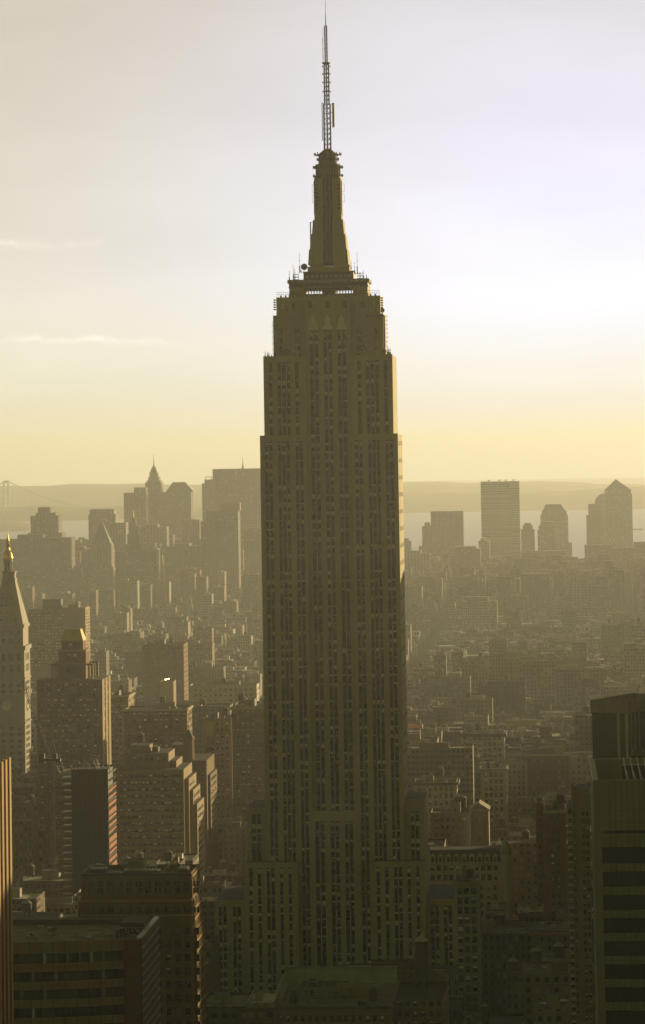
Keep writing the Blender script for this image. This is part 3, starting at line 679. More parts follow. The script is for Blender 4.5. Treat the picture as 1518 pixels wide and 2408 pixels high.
for side in (0, 1):
    b = MB(); n = 32
    zc_ = kz(1660)
    def ring(r0, r1, d0, d1, m):
        vs = []
        for r in (r0, r1):
            for d in (d0, d1):
                for i in range(n):
                    a = 2*math.pi*i/n; p = r*math.cos(a); q = r*math.sin(a)
                    vs.append((cx_+p, -d, zc_+q) if side == 0 else (c.W+d, 12+p, zc_+q))
        fs = []
        for i in range(n):
            j = (i+1) % n; fs += [(i, j, n+j, n+i), (2*n+i, 2*n+j, 3*n+j, 3*n+i), (n+i, n+j, 3*n+j, 3*n+i)]
        b.add(vs, fs, m)
    ring(3.6, 4.2, 0, .5, LIME2); ring(2.9, 3.6, 0, .15, STONEW); ring(.02, 2.9, 0, .1, BLIND)
    for k in range(12):
        a = math.pi*k/6; p, q = math.cos(a), math.sin(a)
        P = [(cx_+p*r, -.2, zc_+q*r) if side == 0 else (c.W+.2, 12+p*r, zc_+q*r) for r in (2.9, 3.5)]; b.rod(P[0], P[1], .12, SLATE, 4)
    for a, r in ((1.2, 2.7), (2.6, 1.9)):
        P = [(cx_, -.2, zc_), (cx_+math.cos(a)*r, -.2, zc_+math.sin(a)*r)] if side == 0 else [(c.W+.2, 12, zc_), (c.W+.2, 12+math.cos(a)*r, zc_+math.sin(a)*r)]
        b.rod(P[0], P[1], .16, SLATE, 4)
    b.build('clock_face', c.t)

# foreground strip at the far left: tall tower with sunlit striped west wall
u0, u1, v0, H = place(-140, -38, 1840, 450)
t = thing('striped_tower', 'nearest tower on the left edge, its sunlit side wall striped by stone piers', 'skyscraper', u0, v0); FOOT.append((u0, u1, v0-10, v0+60)); OCC.append((450, -140, 27, 1850))
Wd = u1-u0; b = MB(); b.box(0, Wd-.5, 0, 24, 0, H+.5, BRICKO, TAR); b.box(0, Wd-5, 3, 24, H+.5, H+4.5, STONEG, TAR)
b.build('wall', t)
b = MB()
for i in range(7):
    y = 1+i*3.3; b.box(Wd-.49, Wd+.1, y, y+1.5, 0, H+.6+(.8 if i > 3 else 0), TERRA)
for k in range(40): b.box(Wd-.49, Wd-.25, 2.51, 22, H-2.5-k*3.7, H-1.2-k*3.7, BRICKT) if False else None
b.build('pier', t, kind='stuff')
wz = Wins(t)
for i in range(7):
    for k in range(30): wz.add(Wd-.49, 2.75+i*3.3, H-4.0-k*3.7, 1.3, 2.1, 1, 'dark')
wz.done()

# slab apartment block behind with sunlit ends
t1 = T('apartment_block', 'hazy tan slab block with small balconies, directly behind the gold-roofed brick tower', 'building', 66, 156, 1433, 3000, 20)
b = MB(); t1.box(b, 66, 156, None, 1433, 0, 20, BRICKO, TAR); b.build('wall', t1.t)
b = MB(); t1.box(b, 98, 142, 1433, 1411, 5, 15, SLATE); b.build('bulkhead', t1.t)
b = MB(); t1.box(b, 156, 172, None, 1425, 14, 40, BRICKT, TAR); t1.box(b, 172, 180, None, 1418, 12, 26, BRICKO, TAR); t1.box(b, 180, 195, None, 1432, 15, 45, BRICKT, TAR); b.build('end_wing', t1.t)
wz = t1.wins(68, 155, 1437, 1570, 0, 3.4, 3.0, 2.0, 1.3, sh=(.3, .1, .3, .3, 0, 0)); wz.grid(15, 44, 5, t1.Z(1436), t1.X(195), 3, 3, 1.6, 1.4, 1); wz.done()

# red brick tower with gold mansard crown
q = T('brick_tower', 'red brick tower with stepped crown and gold mansard roof, left side', 'tower', 86, 239, 1600, 1900, 36)
b = MB(); q.box(b, 86, 239, None, 1600, 0, 36, BRICKR, TAR)
for i in range(9): q.box(b, 86+i*18.2, 89+i*18.2, None, 1603, -.5, -.003, BRICKO)
b.box(q.W+.003, q.W+.4, 0, 9, 0, q.H, BRICKT); b.box(q.W+.003, q.W+.4, 14, 22, 0, q.H, BRICKT); b.box(q.W+.003, q.W+.4, 27, 36, 0, q.H, BRICKT)
b.build('wall', q.t)
b = MB(); q.box(b, 132, 197, 1600, 1565, 9, 27, BRICKR, TAR); q.box(b, 133, 197, 1565, 1535, 10, 26, BRICKR, TAR); q.box(b, 139, 189, 1535, 1512, 12, 24, BRICKR, TAR); b.build('crown', q.t)
b = MB()
for xa, xb in ((116, 121), (211, 216), (124, 128), (204, 208)):
    q.box(b, xa, xb, 1600, 1566, 6, 8, BRICKT); q.box(b, xa, xb, 1600, 1566, 28, 30, BRICKT)
q.box(b, 115, 217, 1568, 1564, 5.5, 8.5, BRICKO); q.box(b, 115, 217, 1568, 1564, 27.5, 30.5, BRICKO); q.box(b, 131, 198, 1537, 1533, 9.5, 26.5, BRICKT); q.box(b, 138, 190, 1514, 1511, 11.5, 24.5, BRICKT)
b.build('crown_frame', q.t)
b = MB(); q.fr(b, 138, 190, 1511, 146, 182, 1485, 11.5, 24.5, 13.8, 22.2, GOLDR, TAR); b.build('mansard_roof', q.t)
wz = q.wins(90, 238, 1606, 1960, 0, 2.2, 3.1, 1.7, 1.7, sh=(.45, .2, .12, .08, .1, .05)); wz = q.wins(150, 180, 1540, 1562, 9.97, 3.0, 5, 2.4, 4, w=wz, sh=None); wz = q.wins(152, 178, 1517, 1532, 11.97, 2.5, 3.2, 1.8, 2.4, w=wz); wz = q.wins(150, 180, 1572, 1594, 8.97, 2.6, 5, 2.2, 4, w=wz)
wz.grid(9.5, 13.5, 20, q.H-2, q.W, 4, 3.1, 2.6, 1.7, 1); wz.grid(22.5, 26.5, 20, q.H-2, q.W, 4, 3.1, 2.6, 1.7, 1); wz.done()

# tower under construction
q = T('unfinished_tower', 'concrete tower under construction, wrapped in dark netting with orange lit floors', 'building', 132, 254, 1823, 1500, 30)
b = MB(); k = 0; z = q.H
while z > 20: q_ = b.box(0, q.W, 0, 30, z-.35, z, CONC); z -= 3.3
b.box(q.X(170), q.X(249), 1.2, 24, 0, q.Z(1815), SLATE); b.build('floor_slabs', q.t)
b = MB(); b.box(q.X(168), q.X(254), -.25, -.05, 25, q.Z(1810), NET); 
z = q.Z(1822)
while z > 30: b.box(q.X(169), q.X(253), -.36, -.251, z-.4, z, SPAN); z -= 3.3
for i in range(8): b.box(q.X(170+i*11.5), q.X(170.8+i*11.5), -.3, -.251, 26, q.Z(1812), WOOD)
b.box(q.X(168), q.X(250), 25, 25.2, 25, q.Z(1812), NET); b.build('black_netting', q.t)
b = MB(); z = q.Z(1860)
rgn = random.Random(4)
while z > 40:
    if rgn.random() < .8: b = MB(); b.box(q.X(133), q.X(167), .3, .4, z-1.3, z, ORANGE); b.build('orange_netting', q.t)
    b = MB(); b.box(q.W-.12, q.W-.02, 2, 28, z-rgn.uniform(1.0, 2.4), z, ORANGE); b.build('orange_netting', q.t)
    z -= 3.3
b = MB(); z = q.H-1.7
while z > 40:
    for y in range(3, 30, 5): b.rod((q.W-.2, y, z-1.6), (q.W+1.2, y+1.2, z-.9), .08, GALV, 4)
    b.box(q.W, q.W+.5, 1, 29, z-1.8, z-1.7, WOOD); z -= 6.6
b.build('scaffold', q.t)
b = MB()
for i in range(26): x = rgn.uniform(0, q.W); y = rgn.uniform(2, 28); b.rod((x, y, q.Z(1815)-2), (x+rgn.uniform(-3, 3), y+rgn.uniform(-3, 3), q.Z(1810)+rgn.uniform(.5, 3)), .11, GALV, 4)

b.build('rebar', q.t)
# tower crane
ux, _, vx, zc = place(120, 126, 1775, 1440)
t = thing('tower_crane', 'luffing tower crane with raised lattice jib beside the unfinished tower', 'crane', ux, vx); OCC.append((1440, 118, 124, 1790))
def latt(b, p, q_, h, n, r, rb, m):
    p = Vector(p); q_ = Vector(q_); d = (q_-p); e = d.normalized(); a = e.orthogonal().normalized(); c_ = e.cross(a)
    cs = [a*h+c_*h, a*h-c_*h, -a*h-c_*h, -a*h+c_*h]
    for s_ in cs: b.rod(p+s_, q_+s_, r, m, 4)
    for i in range(n):
        for j in range(4): b.rod(p+d*(i/n)+cs[j], p+d*((i+1)/n)+cs[(j+1) % 4], rb, m, 4)
b = MB(); latt(b, (0, 0, 0), (0, 0, zc-3), .9, 40, .16, .09, STEEL); b.build('mast', t)
b = MB(); b.box(-5.5, 4.5, -1.4, 1.4, zc-3, zc-1.8, STEEL); b.box(1.2, 3, -2.2, -.6, zc-1.8, zc+.6, STEEL); b.box(-5.5, -3, -1.5, 1.5, zc-3.6, zc+.5, SLATE); b.rod((-2, 0, zc-2), (1, 0, zc+7), .2, DISH, 5); b.rod((3, 0, zc-2), (1, 0, zc+7), .2, DISH, 5); b.build('cab', t)
b = MB(); latt(b, (-1, 0, zc-1), (-13.5, 4, zc+34), .6, 22, .12, .07, STEEL); b.build('jib', t)
b = MB(); b.rod((1, 0, zc+7), (-13.5, 4, zc+34.5), .07, STEEL, 4); b.rod((-13.5, 4, zc+34), (-13.5, 4, zc-4), .05, STEEL, 4); b.build('cable', t)

# stepped loft building
q = T('office_block', 'wedding-cake brown office block with ribbon windows, right of the unfinished tower', 'building', 276, 432, 1811, 1700, 40)
b = MB(); q.box(b, 276, 432, None, 1811, 0, 40, BRICKT, TAR); q.box(b, 288, 394, 1811, 1775, 6, 34, BRICKT, TAR); q.box(b, 300, 346, 1775, 1759, 12, 26, BRICKT, TAR); q.box(b, 352, 366, 1775, 1764, 12, 20, BRICKO, TAR)
q.box(b, 432, 442, None, 1835, 4, 40, BRICKT, TAR); q.box(b, 442, 450, None, 1863, 8, 42, BRICKT, TAR); q.box(b, 450, 458, None, 1896, 10, 44, BRICKT, TAR); q.box(b, 394, 410, 1811, 1795, 10, 38, BRICKT, TAR)
b.build('wall', q.t)
b = MB(); tank(b, q.X(322), 18, q.Z(1759), 2, 4, 1.5); b.build('water_tank', q.t)
wz = q.wins(279, 431, 1818, 2060, 0, 2.05, 3.7, 1.5, 1.6, sh=(.5, .1, .15, .15, 0, .1)); wz = q.wins(292, 392, 1780, 1806, 6, 3.2, 4.2, 1.3, 2, w=wz)
wz.grid(2, 38, 20, q.H-2, q.W+q.X(286)-q.X(276)+0, 2.4, 3.7, 1.5, 1.7, 1) if False else None
for xs, y0, ya in ((442, 5, 1838), (450, 9, 1866), (458, 11, 1900)): wz.grid(y0+1, y0+30, 25, q.Z(ya)-1, q.X(xs), 2.8, 3.7, 1.6, 1.9, 1)
wz.done()
q = T('loft_building', 'brown building with octagonal pointed roof turret, behind the wedding-cake block', 'building', 440, 486, 1789, 1800, 42)
b = MB(); q.box(b, 440, 486, None, 1789, 0, 42, BRICKO, TAR); q.box(b, 486, 492, None, 1825, 6, 42, BRICKO, TAR); b.build('wall', q.t)
b = MB(); X_ = q.X(441); b.cyl(X_, 8, q.Z(1800), q.Z(1740), 3.3, 3.2, BRICKO, 8); b.build('turret', q.t)
b = MB(); b.cyl(X_, 8, q.Z(1740), q.Z(1718), 3.9, .05, SLATE, 8); b.build('turret_roof', q.t)
b = MB(); q.box(b, 396, 425, 1830, 1757, 14, 30, BRICKR, TAR); b.build('brick_wing', q.t)
wz = q.wins(446, 485, 1800, 2050, 0, 2.6, 3.7, 1.4, 1.8); wz.grid(8, 40, 30, q.Z(1830), q.X(492), 3, 3.7, 1.6, 1.9, 1); wz.done()

# foreground block with sunlit window wall
q = T('office_tower', 'brown office tower with sunlit golden side wall and cluttered roof, lower left', 'building', 190, 450, 2056, 850, 19)
b = MB(); shell(b, q.W, 19, q.H, BRICKO, TAR, par=1.0); b.box(-.9, 0, 0, 19, 0, q.Z(2118), BRICKO, TAR)
b.box(q.W, q.W+.5, .5, 19, 0, q.Z(2118), BRICKO); b.box(q.W+.5, q.W+1.0, 1, 19, 0, q.Z(2190), BRICKO)
b.build('wall', q.t)
b = MB(); q.box(b, 186, 452, 2121, 2116, -.6, -.003, BRICKT); q.box(b, 186, 452, 2154, 2151, -.6, -.003, BRICKT); q.box(b, 189, 451, 2060, 2055, -.4, -.003, SLATE)
for i in range(12):
    x = 200+i*22.4; q.box(b, x, x+6.5, 2112, 2070, -.5, -.003, BRICKO); q.box(b, x, x+6.5, 2150, 2128, -.5, -.003, BRICKO); q.box(b, x, x+6.5, None, 2175, -.5, -.003, BRICKO)
b.build('facade_trim', q.t)
wz = Wins(q.t, (.6, .25, .0, .0, .12, .03), random.Random(9))
for i in range(12):
    x = 207.5+i*22.4
    for a_, b_ in ((2070, 2111), (2130, 2149)):
        z = q.Z(a_)-1.9
        while z > q.Z(b_)-.3:
            for k_ in range(2): wz.add(q.X(x)+k_*.85, 0, z, .75, 1.5, 0, 'tan' if i in (3,) and k_ == 0 else None)
            z -= 1.75
    z = q.Z(2180)-2
    while z > 60:
        wz.add(q.X(x)+.1, 0, z, 1.5, 1.9); z -= 3.6
for i in range(6):
    z = q.Z(2068)-1.6
    while z > 62: wz.add(q.W+(0.02 if z > q.Z(2118) else .52 if z > q.Z(2190) else 1.02), 1.6+i*2.9, z, 2.0, 2.0, 1, 'tan' if rgn.random() < .5 else 'dark'); z -= 2.9
wz.done(first=lambda q_: q_[2])
b = MB(); x = q.W+1.03
z = q.Z(2062)
while z > 60:
    off = .03 if z > q.Z(2118) else .53 if z > q.Z(2190) else 1.03
    b.box(q.W+off, q.W+off+.22, .6, 18.9, z-.55, z, TERRA); z -= 2.9
for i in range(7):
    y = .75+i*2.9
    b.box(q.W+.03, q.W+.3, y, y+.5, q.Z(2118)+.003, q.Z(2058), TERRA); b.box(q.W+.53, q.W+.8, y, y+.5, q.Z(2190)+.003, q.Z(2118), TERRA); b.box(q.W+1.03, q.W+1.3, y, y+.5, 0, q.Z(2190), TERRA)
b.build('side_grid', q.t)
b = MB(); zr = q.H-1
q_ = q
b.box(q.X(290), q.X(328), 9, 14, zr, zr+3.4, STONEG, TAR); b.build('bulkhead', q.t)
for (xa, xb, d0, d1, h) in ((200, 240, 8, 12, 1.2), (246, 284, 4, 6, .8), (286, 372, 3, 7.5, 1.3), (300, 350, 14.5, 17, 1.0), (205, 226, 14, 17, 1.5), (410, 436, 8, 14, 1.1)):
    b = MB(); q.box(b, xa, xb, 0, 0, 0, 0, STEEL) if False else b.box(q.X(xa), q.X(xb), d0, d1, zr, zr+h, STEEL, GALV)
    for k in range(int((xb-xa)/8)): b.box(q.X(xa+4+k*8)-.25, q.X(xa+4+k*8)+.25, d0+.5, d1-.5, zr+h, zr+h+.3, GALV)
    b.build('rooftop_unit', q.t)
b = MB(); b.rod((q.X(376), 3, zr+.3), (q.X(401), 16, zr+3.6), .3, BRICKT, 6); b.rod((q.X(401), 16, zr), (q.X(401), 16, zr+3.6), .15, GALV); b.rod((q.X(388), 9, zr), (q.X(388), 9, zr+2), .12, GALV); b.build('roof_beam', q.t)
b = MB()
for k in range(8): b.rod((q.X(195+k*5), 16, zr), (q.X(195+k*5), 16, zr+1.6), .08, GALV, 4)
b.rod((q.X(195), 16, zr+1.6), (q.X(230), 16, zr+1.6), .08, GALV, 4); b.rod((q.X(195), 3, zr+1.2), (q.X(195), 16, zr+1.6), .08, GALV, 4); b.build('roof_railing', q.t)

# banded block with curved front, bottom left
q = T('banded_office_block', 'low-roofed office block with curved front of tan bands, bottom left corner', 'building', -32, 329, 2212, 700, 33)
n = 12; fl = 3.98
def curve(off, x0=-32, x1=289):
    P = []
    for i in range(n+1):
        s_ = i/n; x = q.X(x0+(x1-x0)*s_); y = -off+ (5.0*(s_**2.2)-1.5)*1.0-1.5
        P.append((x, y))
    return P
pc = curve(0); zt = q.H
b = MB(); b.plan(pc+[(q.X(289), 33), (q.X(-32), 33)], 0, zt-1.5, SLATE, GRAVEL); b.build('core', q.t)
for k in range(10):
    z1 = zt-k*fl-(0 if k == 0 else .0); hh = 2.6 if k == 0 else 1.75
    if k > 0: z1 = zt-.9-k*fl+.0
    b = MB(); pf = curve(.35); pb = curve(.003)
    vs = [(x, y, z) for z in (z1-hh, z1) for x, y in pf]+[(x, y, z) for z in (z1-hh, z1) for x, y in pb]; m_ = n+1
    fs = []
    for i in range(n): fs += [(i, i+1, m_+i+1, m_+i), (m_+i, m_+i+1, 3*m_+i+1, 3*m_+i), (2*m_+i, 2*m_+i+1, i+1, i), (3*m_+i+1, 3*m_+i, 2*m_+i, 2*m_+i+1)]
    b.add(vs, fs, BRICKT)
    for i in range(n): x, y = pf[i]; b.box(x-.05, x+.05, y-.03, y+.1, z1-hh+.05, z1-.05, STEEL)
    b.build('facade_band', q.t)
    # office bays behind glass
    for i in range(n):
        g = MB(); (xa, ya), (xb, yb) = pb[i], pb[i+1]; za = z1-fl+(.85 if k == 0 else 0)+.003; zb2 = z1-hh-.003
        if k == 0: za = zt-.9-fl+.0+.003
        g.add([(xa, ya-.02, za), (xb, yb-.02, za), (xb, yb-.02, zb2), (xa, ya-.02, zb2)], [(0, 1, 2, 3)], rgn.choice([GLASS, GLASS, GLASS2]))
        for f_ in (0, .5):
            x = xa+(xb-xa)*f_; y = ya+(yb-ya)*f_; g.box(x-.06, x+.06, y-.15, y-.025, za, zb2, STEEL)
        if rgn.random() < .3: x = xa+(xb-xa)*.25; y = ya+(yb-ya)*.25-.12; g.box(x-.3, x+.3, y, y+.05, za, zb2, rgn.choice([BLIND2, STONEG, BLINDC]))
        if k < 7: g.build('window_bay', q.t)
b = MB(); xr0, xr1 = q.X(289)+.003, q.X(329); b.box(xr0, xr1, 1.0, 33, 0, zt-.2, BRICKR, TAR)
z = zt-3.5; k = 0
b.build('corner_bay', q.t)
while z > 90:
    g = MB(); g.box(xr0+.3, xr1-.3, .8, .98, z-1.9, z, BRICKO if k % 2 else BRICKR)
    for i in range(5): x = xr0+.5+i*(xr1-xr0-1)/4; g.box(x-.06, x+.06, .7, .8, z-1.9, z, STEEL)
    g.build('corner_window', q.t); z -= fl*.98; k += 1
b = MB()
b.box(xr1+.003, xr1+.2, 1.2, 33, 0, zt-.3, SLATE)
z = zt-2
while z > 85: b.box(xr1+.2, xr1+.42, 1.5, 32.8, z-.3, z, GALV); z -= 2.0
b.build('side_louvers', q.t)
b = MB(); b.box(q.X(-32), xr1, 32.2, 33, zt-1.5, zt-.2, SLATE); b.box(xr1-.9, xr1+.25, 1.0, 33.1, zt-.199, zt+.25, GALV); b.box(q.X(-32), xr0, -.0+4, 4.2, zt-1.5, zt-1.3, STEEL); b.build('parapet', q.t)
b = MB(); b.box(q.X(262), q.X(320), 14, 24, zt-1.5, zt+1.6, SLATE, TAR); b.build('bulkhead', q.t)
for k in range(7):
    b = MB(); x = q.X(262+k*8); b.box(x, x+.5, 8+k % 3, 9+k % 3, zt-1.5, zt+rgn.uniform(.2, 1.2), STEEL, GALV); b.rod((x, 12, zt-1.5), (x, 12, zt+.9), .06, GALV, 4); b.rod((x, 12, zt+.9), (x+.9, 12, zt+.9), .06, GALV, 4); b.build('rooftop_unit', q.t)
for k in range(26):
    b = MB(); x = q.X(rgn.uniform(32, 250)); y = rgn.uniform(9, 30); s_ = rgn.uniform(.3, 1.1)
    if k % 4 == 0: b.rod((x, y, zt-1.3), (x+rgn.uniform(2, 6), y+rgn.uniform(-1, 1), zt-1.3), .14, GALV, 5); b.build('roof_pipe', q.t)
    else: b.box(x, x+s_*1.3, y, y+s_, zt-1.5, zt-1.5+s_*.7, rgn.choice([GALV, STEEL, STONEG])); b.build('rooftop_unit', q.t)
for x in (52, 92, 190, 205):
    b = MB(); b.box(q.X(x), q.X(x)+.5, 14, 14.5, zt-1.5, zt-.9, GALV); b.cyl(q.X(x)+.25, 14.25, zt-.9, zt-.5, .35, .2, DISH, 8); b.build('roof_vent', q.t)
b = MB()
for k in range(40): b.rod((q.X(30+k*6.5), pc[min(n, int(k/40*n))][1]+.6, zt-1.5), (q.X(30+k*6.5), pc[min(n, int(k/40*n))][1]+.6, zt-.2), .04, GALV, 4)
b.build('roof_railing', q.t)

# right foreground tower with dark ribbon windows
q = T('ribbon_window_tower', 'near concrete tower with black ribbon windows, bottom right corner', 'skyscraper', 1396, 1580, 1838, 550, 41)
b = MB(); b.box(.9, q.W, .9, 40.1, 0, q.H-4.6, SLATE, TAR)
b.build('core', q.t)
Hq = q.H; xs = q.X(1414)
b = MB(); b.box(0, xs, 0, .89, 0, Hq, CONC2); b.box(0, .89, .9, 2.2, 0, Hq, CONC2); b.box(0, .89, 39.5, 41, 0, Hq, CONC2); b.build('corner_pier', q.t)
bands = [(1838, 1952), (1960, 1991), (2030, 2047)]; y = 2083
while y < 2600: bands.append((y+.7, y+18)); y += 53.35
bands = [bands[0], bands[1], (2030, 2047.5), (2083, 2101.5)]+[(2137+53.3*i, 2154.5+53.3*i) for i in range(12)]
for i, (ya, yb) in enumerate(bands):
    b = MB(); za, zb2 = q.Z(yb), q.Z(ya)
    b.box(xs+.003, q.W, 0, .89, za, zb2, CONC2)
    x = xs+1.4
    while x < q.W: b.box(x, x+.05, -.02, 0, za, zb2, STEEL); x += 1.05
    if i == 0:
        for zz in (q.Z(1905), q.Z(1932)): b.box(xs, q.W, -.015, 0, zz-.04, zz, STEEL)
    b.build('concrete_band', q.t)
    b = MB(); b.box(.0, .89, 2.203, 39.497, za, zb2, CONC2); b.build('side_band', q.t)
    if i+1 < len(bands):
        g = MB(); g.box(xs+.003, q.W, .5, .6, q.Z(bands[i+1][0]), za, GLASS)
        for k in range(9): g.box(xs+k*1.6, xs+k*1.6+.06, .44, .499, q.Z(bands[i+1][0]), za, NET)
        g.build('ribbon_window', q.t)
        g = MB(); g.box(.45, .55, 2.203, 39.497, q.Z(bands[i+1][0]), za, GLASS); g.build('side_ribbon_window', q.t)
b = MB(); b.box(.0, q.W, 40.1, 41, Hq-4.6, Hq, CONC2); b.box(-.15, .0, 0, 41, Hq-.35, Hq+.05, GALV); b.box(0, q.W, -.12, .4, Hq+.003, Hq+.25, CONC2); b.build('parapet', q.t)
for k in range(12):
    b = MB(); x = 6.6+k*1.25
    b.rod((x, 9, Hq-3.5), (x-.5, 30, Hq+1.2), .13, DISH, 5); b.box(x-.1, x+.05, 12, 29, Hq-3.2, Hq-1.0, STEEL); b.build('louver_fin', q.t)
b = MB(); b.box(5.9, q.W, 8, 8.3, Hq-4.5, Hq-2.2, STEEL); b.box(5.9, q.W, 32, 34, Hq-4.5, Hq-.4, STEEL)
for k in range(16): b.box(6+k*.9, 6.1+k*.9, 7.8, 8, Hq-4.5, Hq-2.0, GALV)
b.build('cooling_plant', q.t)

# slim tower left of it
q = T('slim_tower', 'slim tan apartment tower with a column of balconies, left of the near concrete tower', 'building', 1345, 1387, 1860, 1000, 24)
b = MB(); q.box(b, 1345, 1387, None, 1863, 0, 24, BRICKT, TAR); q.box(b, 1345, 1387, 1863, 1858, 0, .4, BRICKT); q.box(b, 1334, 1345, None, 1905, 2, 20, BRICKT, TAR); q.box(b, 1350, 1358, 1863, 1851, 4, 8, STONEG); b.build('wall', q.t)
y = 1925
while y < 2420:
    b = MB(); q.box(b, 1334, 1346, y, y-5, .6, 2, STONEW); q.box(b, 1334.5, 1336, y-5, y-7, .6, .8, GALV); b.build('balcony', q.t); y += 17.5
wz = q.wins(1347, 1353, 1905, 2420, 0, .8, 2.4, .6, 1.3) ; wz = q.wins(1366, 1386, 1905, 2420, 0, 1.35, 2.4, .9, 1.3, w=wz)
z = q.Z(1915)
while z > 60: wz.add(q.X(1336), 2, z, 1.1, 1.5); z -= 2.4
wz.done(first=lambda k: k[2])

# dark glass tower set at an angle
u0, u1, v0, H = place(1392, 1474, 1652, 900)
t = thing('glass_tower', 'dark glass tower turned at an angle, pale piers, rimmed roof well, right edge', 'skyscraper', u0, v0)
t.rotation_euler = (0, 0, -A-R(28)); OCC.append((900, 1392, 1518, 1652)); FOOT.append((u0-2, u0+40, v0-12, v0+30))
L1, L2, zt = 11.6, 26, H+.8
b = MB(); b.box(0, L1, 0, L2, 0, zt-3.4, GLASS2, TAR); b.box(L1, L1+14, 8, L2, 0, zt-3.4, GLASS2, TAR); b.build('glass_core', t)
b = MB()
for bx_ in ((-.3, L1+.3, -.3, .9), (-.3, .9, .9, L2), (L1-.6, L1+.3, .9, 7.7), (L1+.3, L1+14, 7.7, 8.8), (-.3, L1+14, L2, L2+1.0)): b.box(*bx_, zt-3.6, zt, CONC2)
b.build('roof_rim', t)
b = MB()
for x in (8.2, 10.9): b.box(x, x+.8, -.25, -.003, 0, zt-3.61, STONEW)
for k in range(9): b.box(.1+k*.85, .22+k*.85, -.12, -.003, 0, zt-3.61, STEEL)
for y in (1.6, 4.2, 6.6): b.box(L1+.003, L1+.25, y, y+.5, 0, zt-3.61, STONEW)
for x in (14, 17.5, 21): b.box(x, x+.7, 7.72, 7.99, 0, zt-3.61, STONEW)
b.build('pier', t, kind='stuff')
uw, _, vw, zw = place(1479, 1520, 1776, 760)
t = thing('rooftop_water_tank', 'dark wooden water tank with pointed roof rising over the near concrete tower', 'water tank', uw+2.5, vw); b = MB()
b.cyl(0, 0, zw-6, zw, 2.0, 2.0, WOOD, 10); b.build('tank', t); b = MB(); b.cyl(0, 0, zw, zw+2.3, 2.4, .05, SLATE, 10); b.build('tank_roof', t)
b = MB(); b.box(-4, 4, -4, 4, 0, zw-8, BRICKO, TAR); b.build('base_block', t); b = MB()
for i in range(4): a = math.pi/4+i*math.pi/2; b.rod((1.6*math.cos(a), 1.6*math.sin(a), zw-8), (1.6*math.cos(a), 1.6*math.sin(a), zw-6), .15, STEEL); 
b.build('tank_frame', t)

# low building with green sloped cornice at the bottom centre
q = T('copper_roofed_building', 'low building with pale green sloped copper roof edge, bottom centre below the skyscraper', 'building', 640, 918, 2366, 1120, 56)
zr = q.H; zb_ = q.Z(2300)+1.9
b = MB(); b.box(0, q.W, 0, 55.99, 0, zr-.6, BRICKT, GRAVEL); b.build('wall', q.t)
b = MB(); b.fr(.6, q.W, 49.5, 56, zr-.59, .6, q.W, 55, 56, zr+4.2, COPPER); b.box(.5, q.W+.2, 54.8, 56.1, zr+4.21, zr+4.7, GALV); b.fr(0, 2.2, 0, 54.7, zr-.59, 0, .7, 0, 54.7, zr+2.9, COPPER); b.build('copper_roof', q.t)
b = MB(); b.box(-.2, q.W, -.3, -.003, zr-1.3, zr-.3, BRICKO); b.box(-.1, q.W, -.2, -.003, zr-3.2, zr-2.8, GALV); b.build('cornice', q.t)
b = MB(); shell(b, 4.8, 4.5, zr+2.2, STONEG, TAR, q.X(763), 12, zr-.6, .25, .2); shell(b, 14, 9, zr+3.4, BRICKT, GRAVEL, q.X(785), 18, zr-.6, .25, .2); b.build('bulkhead', q.t)
b = MB(); b.box(q.X(712), q.X(733), 30, 34, zr-.6, zr+4.0, SLATE, TAR)
for x in (q.X(712), q.X(733)): b.rod((x, 29.5, zr-.6), (x, 29.5, zr+5), .12, DISH)
b.rod((q.X(712), 29.5, zr+3.6), (q.X(733), 29.5, zr+3.6), .12, DISH); b.build('bulkhead', q.t)
b = MB(); tank(b, q.X(690), 3.5, zr-.6, 1.5, 3, 1.2, WOOD, SLATE); b.build('water_tank', q.t)
b = MB(); tank(b, q.X(876), 3.2, zr-.6, 1.55, 3.6, 2.0, WOOD, SLATE); b.build('water_tank', q.t)
b = MB(); b.box(q.X(842), q.X(862), 1, 3.5, zr-.6, zr+1.3, SLATE, GRAVEL); b.build('bulkhead', q.t)
rooftop(q.t, q.W*.8, 44, zr-.6, random.Random(2), 0, 2, 22, x=3)
b = MB()
for k in range(9): y_ = 3+k*5.2; b.rod((3+k % 3, y_, zr-.2), (q.W-4-k % 4*3, y_+(k % 2)*1.5, zr-.2), .14, GALV, 5)
b.build('roof_pipes', q.t)
wz = q.wins(645, 915, 2384, 2420, 0, 2.6, 3.6, 1.3, 2.0); wz.done()
q = T('brick_building', 'dark flat building with braced rooftop frame, bottom centre right of the copper roof', 'building', 925, 1046, 2355, 1135, 46)
zr = q.H
b = MB(); shell(b, q.W, 46, zr, BRICKT, TAR); b.box(0, q.W, 45, 45.9, zr, zr+3.8, BRICKT); b.box(q.W-.5, q.W, 22, 44.99, zr, zr+3.4, BRICKO); b.box(0, q.W, -.3, -.003, zr-2.4, zr-1.9, GALV); b.build('wall', q.t)
b = MB()
for a_, c_ in (((2, 44.6, zr), (8, 44.6, zr+4)), ((12, 44.6, zr+4), (18, 44.6, zr))): b.rod(a_, c_, .14, STEEL)
for x in (2, 8, 12, 18): b.rod((x, 44.5, zr-1), (x, 44.5, zr+4), .13, STEEL)
b.build('roof_frame', q.t)
b = MB(); X_ = q.X(985); Y_ = 30.0
for i in range(6): a = i*math.pi/3; b.rod((X_+2.2*math.cos(a), Y_+2.2*math.sin(a), zr-1), (X_+2.2*math.cos(a), Y_+2.2*math.sin(a), q.Z(2287)), .16, STEEL)
b.cyl(X_, Y_, zr+2.0, q.Z(2256)+1.6, 2.4, 2.4, WOOD, 16); b.build('water_tank', q.t)
